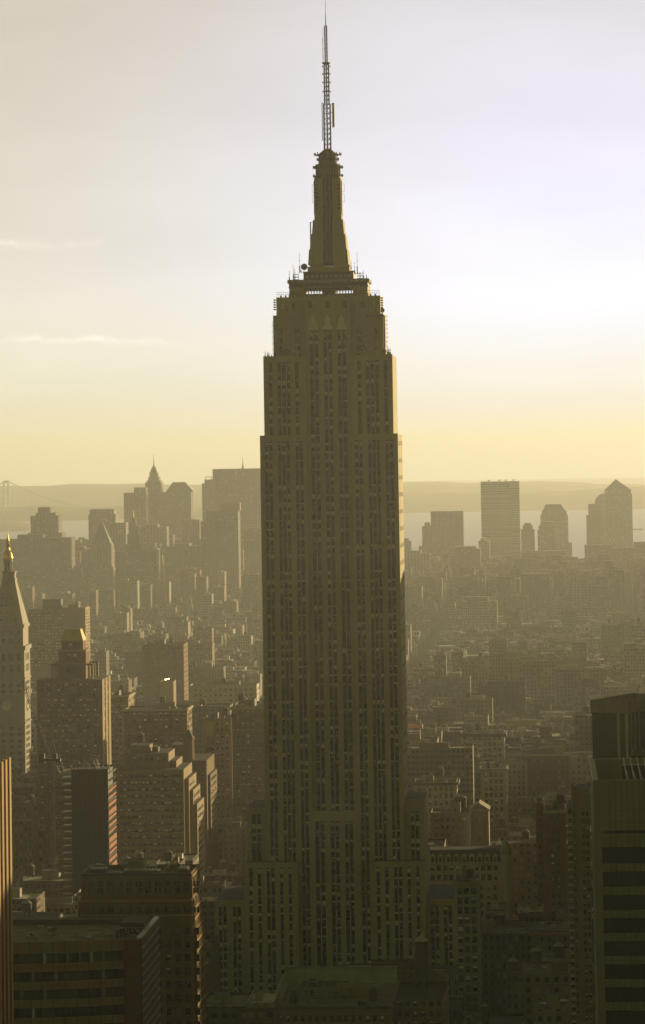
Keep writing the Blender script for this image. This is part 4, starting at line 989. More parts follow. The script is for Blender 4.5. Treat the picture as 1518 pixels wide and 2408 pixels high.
b = MB(); b.cyl(X_, Y_, q.Z(2256)+1.6, q.Z(2242)+1.6, 2.75, .1, DISH, 16); b.build('tank_roof', q.t)
wz = q.wins(928, 1044, 2350, 2420, 0, 2.9, 3.6, 1.4, 2.0); wz.done()

# mid-distance blocks with a character of their own
bld('white_loft', 'white cornice-topped loft building with grid windows, right of the skyscraper', 1083, 1187, 1725, 2150, 24, STONEW, 3.4, 3.9, 2.0, 2.3, cornice=(SLATE, 2.6, 1.4), rt=(1, 1, 4))
bld('arcaded_building', 'narrow stone building with arcaded top, in front of the white cornice-topped loft', 1130, 1192, 1808, 1850, 20, LIME, 3.0, 4.0, 1.7, 2.6, cornice=(LIME2, 1.5, .9), courses=(8, LIME2), rt=(2, 0, 3))
bld('mansion_block', 'long brownstone with dark mansard roof and arched windows, just right of the skyscraper', 974, 1075, 1840, 1800, 22, LIME, 3.1, 4.2, 1.5, 2.8, cornice=(SLATE, 1.8, 1.2), courses=(8.4, LIME2), rt=(1, 1, 3))
bld('loft_building', 'grey loft building below the mansard block, with a big round roof tank', 1013, 1107, 1912, 1600, 22, STONEG, 2.8, 3.8, 1.4, 2.0, rt=(1, 2, 4))
q = T('pedimented_tower', 'narrow stone tower with pediment and paired columns, right of the round roof tank', 'building', 1106, 1150, 1905, 1580, 16)
b = MB(); q.box(b, 1106, 1150, None, 1905, 0, 16, LIME2, TAR); b.build('wall', q.t)
b = MB(); b.prism([(q.X(1103), q.Z(1905)), (q.X(1153), q.Z(1905)), (q.X(1128), q.Z(1889))], -.6, 16, LIME2); q.box(b, 1103, 1153, 1908, 1904.5, -.9, -.003, STONEW); b.build('pediment', q.t)
b = MB()
for x in (1110, 1118, 1137, 1146): b.cyl(q.X(x), -.35, q.Z(1975), q.Z(1908), .45, .4, LIME2, 10)
b.build('columns', q.t, kind='stuff')
wz = q.wins(1121, 1134, 1915, 2050, 0, 2.4, 5, 1.4, 2.6); wz.done()
q = T('mansard_hotel', 'ornate pale building with dormered mansard roof and green copper corner turret', 'building', 1004, 1180, 2030, 1480, 20)
b = MB(); q.box(b, 1004, 1180, None, 2030, 0, 20, STONEW, TAR); b.build('wall', q.t)
b = MB(); q.fr(b, 1004, 1180, 2030, 1006, 1178, 2003, 0, 20, 5, 18, SLATE, TAR); b.build('mansard_roof', q.t)
for i in range(9):
    b = MB(); x = q.X(1012+i*18.5); z = q.Z(2030); b.box(x, x+2.4, -.1, 2, z, z+3, STONEW); b.prism([(x-.2, z+3), (x+2.6, z+3), (x+1.2, z+4.2)], -.1, 2.2, STONEW); b.box(x+.5, x+1.9, -.16, -.1, z+.5, z+2.6, GLASS); b.build('dormer', q.t)
b = MB(); q.box(b, 1003, 1181, 2032, 2029, -.5, -.003, STONEW); q.box(b, 1003, 1181, 2050, 2048, -.4, -.003, STONEW); b.build('cornice', q.t)
X_ = q.X(1190); b = MB(); b.cyl(X_, 2, 0, q.Z(2012), 2.6, 2.6, STONEW, 14); b.build('turret', q.t)
b = MB(); pr = [(2012, 2.9), (2004, 2.7), (1995, 2.1), (1985, 1.3), (1977, .5), (1970, .05)]
for (ya, ra), (yb, rb) in zip(pr, pr[1:]): b.cyl(X_, 2, q.Z(ya), q.Z(yb), ra, rb, COPPER, 14)
b.build('copper_dome', q.t)
wz = q.wins(1006, 1178, 2033, 2075, 0, 3.0, 4.2, 1.9, 2.8); wz = q.wins(1006, 1178, 2078, 2160, 0, 3.2, 4.0, 1.5, 2.2, w=wz); wz.done()
bld('brick_tower', 'dark narrow brick tower with blank walls, beside the slim balcony tower', 1260, 1279, 1888, 1500, 20, BRICKO, 3.5, 3.6, 1.2, 1.6, rt=(0, 0, 1), sh=(1, 0, 0, 0, 0, 0))
bld('loft_building', 'brown loft building with pale parapet band, between dark tower and slim balcony tower', 1280, 1331, 1905, 1480, 24, BRICKO, 2.9, 3.7, 1.4, 2.1, cornice=(STONEW, 1.6, .3), rt=(1, 1, 2))
bld('white_loft', 'cream loft with large square windows and yellow parapet, right of the skyscraper foot', 1067, 1128, 2075, 1290, 22, LIME2, 2.9, 4.0, 2.1, 2.7, cornice=(BRICKT, 2.4, .3), rt=(1, 1, 4))
bld('office_block', 'flat-topped tan office block rising beside the left flank of the skyscraper', 545, 622, 1662, 1900, 40, BRICKO, 3.2, 3.7, 1.3, 2.2, cornice=(LIME, 2.0, .9), courses=(11, LIME2), rt=(1, 1, 3))
bld('white_loft', 'long pale building with rows of small square windows, left of the skyscraper at mid height', 446, 604, 1612, 2450, 22, STONEW, 4.0, 4.2, 1.7, 2.0, rt=(2, 1, 4))
bld('loft_building', 'broad shaded loft with arched openings, behind the wedding-cake block', 292, 440, 1668, 2000, 28, BRICKO, 3.4, 4.1, 1.9, 2.6, cornice=(LIME, 1.3, .9), courses=(12.3, LIME), rt=(2, 1, 5))
bld('loft_building', 'grey-brown loft directly right of the gold-roofed brick tower', 254, 302, 1636, 2100, 30, BRICKT, 2.8, 4.0, 1.4, 2.2, cornice=(LIME, 1.3, .8), rt=(1, 1, 2))
bld('warehouse', 'wide blank-walled building with sunlit side, in the hazy middle distance left', 334, 432, 1516, 2900, 35, BRICKO, 5, 4.5, 1.5, 1.5, rt=(1, 1, 3), sh=(1, 0, 0, 0, 0, 0))
q, W_, H_ = bld('office_block', 'pale office block with a yellow billboard and illuminated sign on its shaded wall', 478, 545, 1690, 1950, 26, BRICKT, 3.0, 3.8, 1.4, 2.0, rt=(1, 1, 3))
k_ = W_/(545-478); b = MB(); b.box(6*k_, 24*k_, -.5, -.2, H_-22*1950/F-19*1950/F, H_-8*1950/F, GOLDR); b.build('billboard', q)
b = MB(); b.box(6*k_, 22*k_, -.9, -.2, H_-106*1950/F, H_-66*1950/F, SLATE); b.box(8.5*k_, 19.5*k_, -1.0, -.92, H_-97*1950/F, H_-80*1950/F, BLIND); b.box(11.5*k_, 16.5*k_, -1.1, -1.02, H_-94*1950/F, H_-84*1950/F, DISH); b.build('framed_sign', q)
q = T('apartment_tower', 'grey apartment tower with central lift shaft, in the haze right of the skyscraper', 'building', 1090, 1171, 1585, 3300, 24)
b = MB(); q.box(b, 1090, 1171, None, 1585, 0, 24, BRICKO, TAR); q.box(b, 1098, 1162, 1585, 1577, 3, 20, BRICKO, TAR); b.build('wall', q.t); b = MB(); q.box(b, 1120, 1140, 1577, 1562, 6, 16, STONEG); b.build('lift_tower', q.t)
wz = q.wins(1092, 1118, 1590, 1700, 0, 3.4, 3.2, 2.1, 1.6); wz = q.wins(1143, 1170, 1590, 1700, 0, 3.4, 3.2, 2.1, 1.6, w=wz); wz.done()
q = T('apartment_tower', 'dark stepped apartment tower in the haze above the angled glass tower', 'building', 1325, 1374, 1584, 3300, 24)
b = MB(); q.box(b, 1325, 1374, None, 1600, 0, 24, BRICKO, TAR); q.box(b, 1332, 1370, 1600, 1584, 2, 20, BRICKO, TAR); q.box(b, 1342, 1362, 1584, 1568, 5, 15, STONEG, TAR); b.build('wall', q.t)
wz = q.wins(1328, 1372, 1606, 1700, 0, 3.4, 3.4, 1.8, 1.6); wz.done()

# hall added to carry a metal panel angled to mirror the sun as glint
p_ = pt(392, 1600, 2550); q = T('glass_roofed_hall', 'low hall whose tilted roof light flashes in the sun, middle distance left', 'building', 376, 408, 1603, 2550, 18)
b = MB(); shell(b, q.W, 18, q.H, BRICKT, TAR); b.build('wall', q.t)
nv = (sdir+(Vector((0, 0, CAMZ))-p_).normalized()).normalized(); nl = Matrix.Rotation(A, 3, 'Z') @ nv
e1 = Vector((0, 0, 1)).cross(nl).normalized(); e2 = nl.cross(e1); c0 = Vector((q.X(391), 6, q.H+1.4))
SHINE = mat('polished metal', (.8, .6, .3), .42, 1, var=.2)
b = MB(); P = [c0+e1*x+e2*z for x, z in ((-4.5, -.32), (4.5, -.18), (4.5, .32), (-4.5, .18))]; P += [v_-nl*.2 for v_ in P]
b.add([tuple(v_) for v_ in P], [(0, 1, 2, 3), (7, 6, 5, 4), (0, 4, 5, 1), (1, 5, 6, 2), (2, 6, 7, 3), (3, 7, 4, 0)], SHINE); b.build('roof_light', q.t)
# orange brick house catching the sun, far side
bld('brick_building', 'small bright orange building catching the sun, just right of the skyscraper', 960, 994, 1706, 2500, 14, mat('orange brick', (.62, .20, .09), .85), 3.2, 3.6, 1.5, 1.8, rt=(1, 0, 2))

# ------------------------------------------------------------------ downtown skyline, seven kilometres off
def far(name, label, D, dep, boxes, tone, extra=None, m=None, cat='skyscraper'):
    x0 = min(q[0] for q in boxes); x1 = max(q[1] for q in boxes); yt = max(q[2] for q in boxes)
    q = T(name, label, cat, x0, x1, yt, D, dep, occ=False)
    for c in boxes: OCC.append((D, c[0], c[1], c[2]))
    b = MB(); b.tone = tone
    for i, c in enumerate(boxes):
        ins = c[3] if len(c) > 3 else i*2.0; q.box(b, c[0], c[1], None, c[2], ins, dep-ins, m or FAR)
    b.build('wall', q.t, tones=True)
    if extra: extra(q)
    return q
def pyr(part, xa, xb, yb, xc, xd, yt, ins0, ins1, m):
    def f(q):
        b = MB(); q.fr(b, xa, xb, yb, xc, xd, yt, ins0, q.dep-ins0, ins1, q.dep-ins1, m); b.build(part, q.t)
    return f
def multi(*fs):
    def f(q):
        for g in fs: g(q)
    return f
def cone(part, x, yb, yt, r, m, rt_=.3, n=12):
    def f(q):
        b = MB(); b.cyl(q.X(x), q.dep/2, q.Z(yb), q.Z(yt), r, rt_, m, n); b.build(part, q.t)
    return f
FS = mat('far stone', (.20, .19, .16), .9, scale=.02); FSL = mat('far pale stone', (.40, .35, .26), .9, scale=.02)
far('stepped_tower', 'squat dark tower with raised middle, second cluster from the left on the skyline', 5500, 45, [(72, 138, 1214), (84, 131, 1207), (89, 118, 1194), (64, 146, 1254, 0)], .1)
far('office_tower', 'wide hazy office slab with sunlit right edge, leftmost of the distant skyline', 5300, 45, [(-20, 84, 1269), (84, 98, 1276)], .3)
far('office_tower', 'broad dark base block below the squat tower with raised middle', 5200, 40, [(98, 168, 1266), (40, 100, 1258, 3)], .5)
far('office_tower', 'plain flat-topped tower just left of the pointed courthouse roof', 6200, 45, [(208, 272, 1210), (211, 268, 1198)], .7)
far('courthouse_tower', 'tower with pointed pyramid roof left of the spired municipal building', 5300, 34, [(212, 262, 1280)], .22, multi(pyr('pyramid_roof', 214, 260, 1280, 235.2, 236.8, 1225, 1, 16.8, SLATE), cone('finial', 236, 1226, 1220, .8, SLATE)))
far('office_tower', 'flat tower behind the spired municipal building, its right edge in sun', 5700, 35, [(258, 296, 1230)], .62)
def muni(q):
    b = MB(); q.box(b, 293, 331, 1297, 1281, 8, 28, FS); q.box(b, 298, 326, 1281, 1257, 10, 26, FS); q.box(b, 303, 321, 1257, 1240, 12, 24, FS); q.box(b, 306, 318, 1240, 1226, 14, 22, FS); b.build('stepped_lantern', q.t)
    b = MB(); b.cyl(q.X(312), 18, q.Z(1226), q.Z(1218), 4, 1.2, FS, 12); b.cyl(q.X(312), 18, q.Z(1218), q.Z(1203), .8, .3, GOLD, 8); b.build('spire', q.t)
    for x in (296, 328):
        b = MB(); b.cyl(q.X(x), 10, q.Z(1297), q.Z(1284), 2.4, 1.2, FS, 8); b.build('corner_turret', q.t)
far('municipal_building', 'wide municipal building with stepped central lantern and thin spire', 5100, 36, [(272, 340, 1297), (340, 368, 1296)], .42, muni)
def dt(q):
    b = MB(); b.tone = .3
    q.box(b, 345, 376.5, 1135, 1130, 3, 37, FS); q.box(b, 348.5, 373, 1130, 1122, 6, 34, FS); q.box(b, 351, 370, 1122, 1113, 9, 31, FS); q.fr(b, 351, 369, 1113, 356, 364.5, 1099, 10, 30, 16, 24, COPPER); b.build('stepped_crown', q.t)
    b = MB(); b.cyl(q.X(360), 20, q.Z(1099), q.Z(1093), 2.8, 1.3, COPPER, 10); b.cyl(q.X(360), 20, q.Z(1093), q.Z(1068), .9, .25, SLATE, 8); b.build('spire', q.t)
far('spired_skyscraper', 'skyscraper with stepped green crown and needle spire, tallest point of the left skyline', 6600, 40, [(342, 379.5, 1135, 0), (376, 396, 1158, 4), (334, 346, 1149, 3)], .12, dt)
far('office_tower', 'broad flat-topped slab left of the needle-spired skyscraper', 6500, 40, [(291, 345, 1159), (315, 343, 1147)], .35)
def mans(q):
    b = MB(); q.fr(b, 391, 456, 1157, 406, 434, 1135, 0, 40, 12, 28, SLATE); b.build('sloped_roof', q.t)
    b = MB(); b.add([(q.X(456)+.3, 0, q.Z(1157)+.4), (q.X(456)+.3, 40, q.Z(1157)+.4), (q.X(434)+.3, 28, q.Z(1135)+.6), (q.X(434)+.3, 12, q.Z(1135)+.6)], [(0, 1, 2, 3)], STONEW); b.build('metal_roof_panel', q.t)  # pale sheet paints the right slope as sunlit
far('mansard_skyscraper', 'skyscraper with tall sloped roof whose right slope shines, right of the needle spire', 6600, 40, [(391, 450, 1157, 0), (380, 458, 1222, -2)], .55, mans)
far('office_tower', 'low flat block in front of the mansard skyscraper', 5900, 40, [(362, 405, 1259), (428, 470, 1224, 0)], .2)
def mast(x, yb, yt, r=.9):
    def f(q):
        b = MB(); b.cyl(q.X(x), q.dep/2, q.Z(yb), q.Z((yb*.6+yt*.4)), r*2.6, r*1.2, STEEL, 8); b.cyl(q.X(x), q.dep/2, q.Z(yb*.6+yt*.4), q.Z(yt), r, .3, STEEL, 6); b.build('antenna', q.t)
    return f
far('bank_tower', 'massive rectangular skyscraper slab with a small antenna, left of the central skyscraper', 6300, 30, [(500, 625, 1103)], .48, mast(570, 1103, 1076))
far('office_tower', 'narrower tower topped by an open frame, attached left of the massive slab', 6200, 35, [(475, 500, 1137), (481, 498, 1128)], .27, lambda q: [(lambda b: (b.rod((q.X(483), 8, q.Z(1128)), (q.X(483), 8, q.Z(1121)), .8, BRICKT), b.rod((q.X(497), 8, q.Z(1128)), (q.X(497), 8, q.Z(1121)), .8, BRICKT), b.rod((q.X(482), 8, q.Z(1122)), (q.X(498), 8, q.Z(1122)), .7, BRICKT), b.build('roof_frame', q.t)))(MB())])
far('office_tower', 'darker blunt tower with sunlit penthouse, in front of the massive slab', 5200, 40, [(472, 555, 1226), (484, 560, 1203)], .05, lambda q: [(lambda b: (q.box(b, 518, 564, 1203, 1184, 6, 22, FSL), b.build('penthouse', q.t)))(MB())])
far('office_tower', 'pale tower squeezed between the blunt tower and the central skyscraper', 5400, 40, [(573, 625, 1242)], .85)
# right of the skyscraper
far('office_tower', 'low rounded tower at the right shoulder of the central skyscraper', 6300, 30, [(940, 962, 1266), (942, 968, 1272)], .6)
far('office_tower', 'dark flat-topped tower, first large one right of the central skyscraper', 6000, 40, [(1015, 1091.5, 1204), (994, 1016, 1238), (1000, 1012, 1230), (985, 1003, 1285)], .1)
def rig(q):
    b = MB()
    for x in (1026, 1040, 1050, 1075): b.box(q.X(x), q.X(x)+4, 10, 14, q.Z(1204), q.Z(1201.5), FS)
    b.build('rooftop_unit', q.t)
BAND = facade_mat('banded glass wall', [(.30, .27, .2)], pitch=(60, 60), fh=(4.9, 4.9), winlo=.45, winw=1.1, glass=(.05, .05, .045))
def cranes(q):
    b = MB()
    for x in (1150, 1175, 1190, 1208): b.rod((q.X(x), 10, q.Z(1133)), (q.X(x), 10, q.Z(1129)), .9, STEEL); b.rod((q.X(x-3), 10, q.Z(1129.5)), (q.X(x+5), 10, q.Z(1129.5)), .5, STEEL)
    b.build('roof_crane', q.t)
far('glass_office_tower', 'tall rectangular tower with fine horizontal bands, right of the central skyscraper', 6400, 44, [(1131, 1222, 1133)], .5, cranes, BAND)
far('stepped_tower', 'small tower with stepped peaked top beside the banded tower', 6200, 36, [(1226, 1258, 1245), (1230, 1254, 1236), (1234, 1250, 1231)], .3)
far('chamfered_tower', 'tower with chamfered octagonal top between the banded and pyramid-topped towers', 6900, 46, [(1273, 1338, 1212, 0), (1276, 1335, 1203, 1), (1330, 1346, 1277, 0)], .62, pyr('chamfered_roof', 1278, 1333, 1203, 1286, 1322, 1187, 3, 9, SLATE))
far('stepped_tower', 'darker stepped block overlapping the chamfered tower on its left', 6300, 36, [(1265, 1306, 1246, 0), (1268, 1303, 1236), (1272, 1300, 1227)], .12)
def dome(q):
    b = MB(); n = 10; r = q.X(1445)-q.X(1421)
    for i in range(n):
        a0, a1 = math.pi/2*i/n, math.pi/2*(i+1)/n; b.cyl(q.X(1424), q.dep/2, q.Z(1185)+r*math.sin(a0), q.Z(1185)+r*math.sin(a1), r*math.cos(a0)+.1, r*math.cos(a1)+.1, SLATE, 24)
    b.build('dome', q.t)
far('domed_tower', 'tower with low dome tucked behind the left side of the pyramid-topped tower', 7150, 46, [(1393, 1450, 1185, 0)], .3, dome)
far('office_tower', 'slim tower with sunlit strip in front of the domed tower', 6600, 40, [(1380, 1415, 1212), (1385, 1413, 1186)], .85, m=FAC)
far('pyramid_tower', 'broad-shouldered tower with pyramid roof near the right edge, highest on that side', 6900, 46, [(1421.5, 1487.5, 1162, 0), (1424, 1485, 1151, 1)], .45, pyr('pyramid_roof', 1426, 1483, 1151, 1449.5, 1451, 1128, 2, 22.5, SLATE))
far('office_tower', 'long low dark podium at the feet of the pyramid-topped tower', 6000, 40, [(1376, 1440, 1282), (1440, 1530, 1290), (1492, 1530, 1277, 6)], .05)
far('office_tower', 'pale block with horizontal bands in front of the chamfered tower', 5700, 40, [(1226, 1329, 1297)], .5, m=BAND)
far('office_tower', 'dark plain tower standing nearer than the pale banded block, right half', 4700, 34, [(1228, 1292, 1350)], .05)
far('office_tower', 'wide dim block with jagged roofline left of the banded tower', 5600, 40, [(1040, 1075, 1300), (1058, 1130, 1291), (1070, 1120, 1286)], .12)
far('apartment_block', 'dim broad apartment block low in the haze, below the banded tower', 4300, 30, [(1085, 1170, 1415), (1100, 1150, 1405)], .72, m=FAC)

for i_, (D_, x0_, x1_, y_, tn_, lb_) in enumerate([(5800, 330, 392, 1240, .4, 'blocky mid-height slab below the needle-spired skyscraper'), (5600, 168, 214, 1292, .6, 'low block left of the pointed courthouse tower'), (5500, 392, 474, 1285, .15, 'wide low block below the mansard skyscraper'), (5900, 1126, 1152, 1272, .7, 'small slab at the left foot of the banded tower'), (5600, 1329, 1380, 1330, .35, 'low wide block between chamfered and pyramid-topped towers'), (5500, 950, 1012, 1302, .8, 'low broad block at the foot of the dark flat-topped tower'), (4900, 1130, 1224, 1362, .3, 'dim slab in front of the banded tower'), (4800, 1340, 1420, 1372, .66, 'dim wide slab below the slim sunlit-strip tower')]):
    far('office_tower', lb_+', far skyline', D_, 38, [(x0_, x1_, y_, 0), (x0_+(x1_-x0_)*.2, x1_-(x1_-x0_)*.35, y_-6, 4)], tn_)
# bridge far off on the left
u_, _, v_, zt_ = place(6, 22, 1130, 15200)
t = thing('suspension_bridge', 'distant suspension bridge tower with drooping cables, far left on the horizon', 'bridge', u_, v_); kk = 15200/F
b = MB(); zd_ = 75*0+ (259-(1190-HY)*kk)
for dx in (0, 22):
    b.box(dx, dx+10, 0, 12, -1, zt_, BRIDGE)
b.build('tower', t)
b = MB(); b.box(10.01, 21.99, 2, 10, zt_-14, zt_-2, BRIDGE); b.box(10.01, 21.99, 2, 10, zd_-8, zd_+4, BRIDGE); b.box(10.01, 21.99, 3, 9, (zt_+zd_)/2+18, (zt_+zd_)/2+24, BRIDGE); b.build('crossbeam', t)
b = MB(); b.box(-260, 620, 14, 40, zd_-4, zd_+1, BRIDGE); b.build('deck', t)
for y in (14.5, 39):
    b = MB(); pts = [(16+i*15, zd_+5+(zt_-zd_-5)*(1-i/34)**1.9) for i in range(35)]
    for (xa, za), (xb, zb2) in zip(pts, pts[1:]): b.rod((xa, y, za), (xb, y, zb2), 1.6, BRIDGE, 5)
    pts2 = [(16-i*15, zd_+5+(zt_-zd_-5)*max(0, 1-i/34)**1.9) for i in range(14)]
    for (xa, za), (xb, zb2) in zip(pts2, pts2[1:]): b.rod((xa, y, za), (xb, y, zb2), 1.6, BRIDGE, 5)
    b.build('main_cable', t)
    b = MB()
    for xa, za in pts[2:32:2]+pts2[2::2]: b.rod((xa, y, zd_), (xa, y, za), .5, BRIDGE, 4)
    b.build('hanger_cables', t, kind='stuff')
# ship on the harbour
p = pt(1498, 1258, 10500); t = thing('cargo_ship', 'small dark cargo ship on the water at the right edge', 'ship', p.dot(U), p.dot(V), -1.5)
b = MB(); b.plan([(-18, -3.5), (16, -3.5), (22, 0), (16, 3.5), (-18, 3.5)], 0, 5, SLATE); b.build('hull', t); b = MB(); b.box(-17, -11, -3, 3, 5, 13, STONEW); b.build('bridge_house', t)

# ------------------------------------------------------------------ unseen blocks added right of the view to shade near streets and air
rgw = random.Random(17); y = 120.0; n_ = 0
while y < 1560:
    wd = rgw.uniform(38, 58)
    x0_ = 118 if y < 760 else 205
    for xr in (x0_, x0_+78):
        yc = y+wd/2-(xr*1.035)
        gap = 475 < yc < 555 or 865 < yc < 955  # low blocks in these gaps let sun reach two near side walls
        h = rgw.uniform(60, 90) if gap else rgw.uniform(222, 257)
        m_ = MB(); m_.tone = rgw.random(); ww_ = rgw.uniform(40, 55); k_ = rgw.uniform(.55, .8)
        m_.box(0, ww_, 0, wd, 0, h*k_, FAC); m_.box(4, ww_-3, 3, wd-3, h*k_, h, FAC)
        o = bpy.data.objects.new('high_rise', m_.mesh('high_rise', True)); COL.objects.link(o); o.location = (xr+rgw.uniform(-6, 6), y, 0); o.rotation_euler = (0, 0, -A); n_ += 1
        o['label'] = 'unseen block added outside the right edge of the view to shade the foreground'; o['category'] = 'building'; o['group'] = 'added shade blocks right of the view'
    y += wd+rgw.uniform(2, 8)
# ------------------------------------------------------------------ the city fabric
rg = random.Random(21)
AV = EU-51-16                                     # the avenue beside the skyscraper
avs = [AV-1170, AV-910, AV-650, AV-520, AV-390, AV-260, AV-130, AV, AV+285, AV+570, AV+840]
def clash(a, b_, c_, d_, m=1.0):
    return any(a < q[1]+m and b_ > q[0]-m and c_ < q[3]+m and d_ > q[2]-m for q in FOOT)
cands = []
v = 1040.0
while v < 7200:
    for row in (0, 1):
        vf = v+row*(30); dep = 28.5
        half = v*.135+40
        for ai in range(len(avs)-1):
            uL, uR = avs[ai]+14, avs[ai+1]-14; u = uL
            while u < uR-7:
                if v < 2600: wd = rg.choice([9, 12, 16, 20, 24, 30, 36, 48])
                elif v < 5000: wd = rg.choice([12, 16, 20, 26, 34, 44])
                else: wd = rg.choice([16, 22, 30, 38, 46])
                wd = min(wd, uR-u)
                if wd < 6: break
                uc, vc = u+wd/2, vf
                w0 = W2(uc, vc, 30); x_, y_ = proj(w0)
                if -60 < x_ < 1580:
                    r = rg.random()
                    if v < 1500: h = rg.uniform(22, 62) if r < .85 else rg.uniform(60, 82)
                    elif v < 2300: h = rg.uniform(24, 60) if r < .9 else rg.uniform(60, 86)
                    elif v < 3300: h = rg.uniform(17, 38) if r < .92 else rg.uniform(38, 64)
                    elif v < 4600: h = rg.uniform(13, 27) if r < .94 else rg.uniform(30, 58)
                    elif v < 5400: h = rg.uniform(18, 40) if r < .8 else rg.uniform(45, 84)
                    else: h = rg.uniform(35, 80) if r < .6 else rg.uniform(80, 112)
                    if v < 1300: h = min(h, 259-(2300-HY)*vc/F+rg.uniform(-14, 6)) if 600 < x_ < 1070 else min(h, 259-(2130-HY)*vc/F+rg.uniform(-20, 0))
                    if v < 1750: h = min(h, 259-((2010 if x_ < 620 else 1925)+rg.uniform(0, 60)-HY)*vc/F)
                    if v < 1330 and x_ > 1040: h = min(h, 259-(2240+rg.uniform(0, 70)-HY)*vc/F); wd = min(wd, 22)
                    elif v < 1560 and x_ > 1040: h = min(h, 259-(2120+rg.uniform(0, 70)-HY)*vc/F); wd = min(wd, 26)
                    if v > 4500 and x_ > 777: h = min(h, 259-(1322+rg.uniform(0, 40)-HY)*vc/F)
                    if v > 5400: h = min(h, 259-((1262 if x_ < 600 else 1292)+rg.uniform(0, 30)-HY)*vc/F)
                    dd = dep*rg.uniform(.75, 1.0)
                    yo = vf if row == 0 else vf+(dep-dd)
                    if h > 8 and not clash(u, u+wd, yo, yo+dd): cands.append([u, yo, wd, dd, h, rg.random()])
                u += wd+(0 if rg.random() < .85 else rg.uniform(1, 6))
    v += 60+16
# which of them show largest: paint them front to back into a row of columns
cands.sort(key=lambda c: c[1]); occ = sorted(OCC); oi = 0
sky_ = [2408.0]*1518; score = []
for i, c in enumerate(cands):
    while oi < len(occ) and occ[oi][0] < c[1]:
        D_, a, b_, y = occ[oi]; oi += 1
        for x in range(max(0, int(a)), min(1518, int(b_))): sky_[x] = min(sky_[x], y)
    xa, yt = proj(W2(c[0], c[1], c[4])); xb, _ = proj(W2(c[0]+c[2], c[1], c[4])); ar = 0; _, yb = proj(W2(c[0], c[1]+c[3], c[4]))
    for x in range(max(0, int(xa)), min(1518, int(xb))):
        vis = sky_[x]-yb
        if vis > 0: ar += vis; sky_[x] = yb
    score.append((ar, i, (xa+xb)/2, yt))
score.sort(reverse=True)
pick = [s_ for s_ in score[:235] if s_[0] > 6]; picked = {s_[1] for s_ in pick}
hidden = {s_[1] for s_ in score if s_[0] <= 0}

def body(b, u, v_, wd, dd, h, tone, near, off=(0, 0)):
    """walls, parapet and setbacks of one block, and the roof level"""
    b.tone = tone; x = u-off[0]; y = v_-off[1]
    th = .4 if near else .6
    if near: 
        b.box(x, x+wd, y, y+dd, 0, h-.9, FAC)
        b.box(x, x+wd, y, y+th, h-.9, h, FAC); b.box(x, x+wd, y+dd-th, y+dd, h-.9, h, FAC); b.box(x, x+th, y+th, y+dd-th, h-.9, h, FAC); b.box(x+wd-th, x+wd, y+th, y+dd-th, h-.9, h, FAC)
        if tone*13 % 1 < .4: b.box(x-.4, x+wd+.4, y-.8, y-.003, h-1.6, h-.5, rgm(tone))
        return h-.9
    b.box(x, x+wd, y, y+dd, 0, h, FAC)
    return h
def rgm(t): return [LIME2, SLATE, LIME, BRICKT, COPPER][int(t*997) % 5]
stuff = MB(); near_stuff = 0
for i, c in enumerate(cands):
    if i in picked: continue
    u, v_, wd, dd, h, tone = c
    if i in hidden and v_ > 2500 and rg.random() < .5: continue
    zr = body(stuff, u, v_, wd, dd, h, tone, v_ < 2400)
    r = rg.random()
    if r < .7: bw = wd*rg.uniform(.2, .4); bx_ = u+rg.uniform(.1, .5)*wd; stuff.box(bx_, bx_+bw, v_+dd*.4, v_+dd*.7, zr, zr+rg.uniform(2, 4.5), rg.choice([FAC, STONEG, LIME2, STONEW, BRICKR]))
    if v_ > 4800 and rg.random() < .4: stuff.box(u+wd*.2, u+wd*.8, v_+4, v_+dd-4, zr, zr+rg.uniform(4, 12), FAC)
    if rg.random() < .3 and v_ < 4200:
        x = u+rg.uniform(.2, .8)*wd; y = v_+rg.uniform(.2, .8)*dd; stuff.cyl(x, y, zr+2, zr+6, 1.9, 1.8, WOOD, 8); stuff.cyl(x, y, zr+6, zr+7.3, 2.1, .1, TIN, 8)
        for q in (-1, 1): stuff.rod((x+q, y, zr), (x+q, y, zr+2), .18, STEEL, 4)
    if v_ < 3600:
        for _ in range(rg.randint(1, 4)): x = u+rg.uniform(.1, .85)*wd; y = v_+rg.uniform(.1, .9)*dd; s_ = rg.uniform(.7, 1.8); stuff.box(x, x+s_*1.4, y, y+s_, zr, zr+s_*.8, rg.choice([GALV, DISH, STEEL]))
o = stuff.build('distant_buildings', None, tones=True); put(o, 0, 0); o['kind'] = 'stuff'; o['label'] = 'packed mass of low hazy city blocks behind and between the larger buildings'; o['category'] = 'buildings'

# the ones that show largest, each a thing of its own
def words(c): 
    tone = c[5]; k = int(tone*len(PAL)); colw = ['dun', 'beige', 'dark brown', 'khaki', 'pale', 'brick', 'dark grey', 'tan', 'whitish', 'drab', 'reddish', 'light grey'][k]
    hw = 'low' if c[4] < 25 else 'mid-rise' if c[4] < 50 else 'tall'
    ww_ = 'narrow' if c[2] < 11 else 'broad' if c[2] > 24 else ''
    return colw, hw, ww_
ORD = ['first', 'second', 'third', 'fourth', 'fifth', 'sixth', 'seventh', 'eighth', 'ninth', 'tenth', 'eleventh', 'twelfth', 'thirteenth', 'fourteenth', 'fifteenth', 'sixteenth', 'seventeenth', 'eighteenth', 'nineteenth', 'twentieth']+['twenty-'+q for q in ('first', 'second', 'third', 'fourth', 'fifth', 'sixth', 'seventh', 'eighth', 'ninth')]+['thirtieth']+['thirty-'+q for q in ('first', 'second', 'third', 'fourth', 'fifth', 'sixth', 'seventh', 'eighth', 'ninth')]+['fortieth']
yb_ = sorted(p[3] for p in pick); NZ = 12
zones = {}
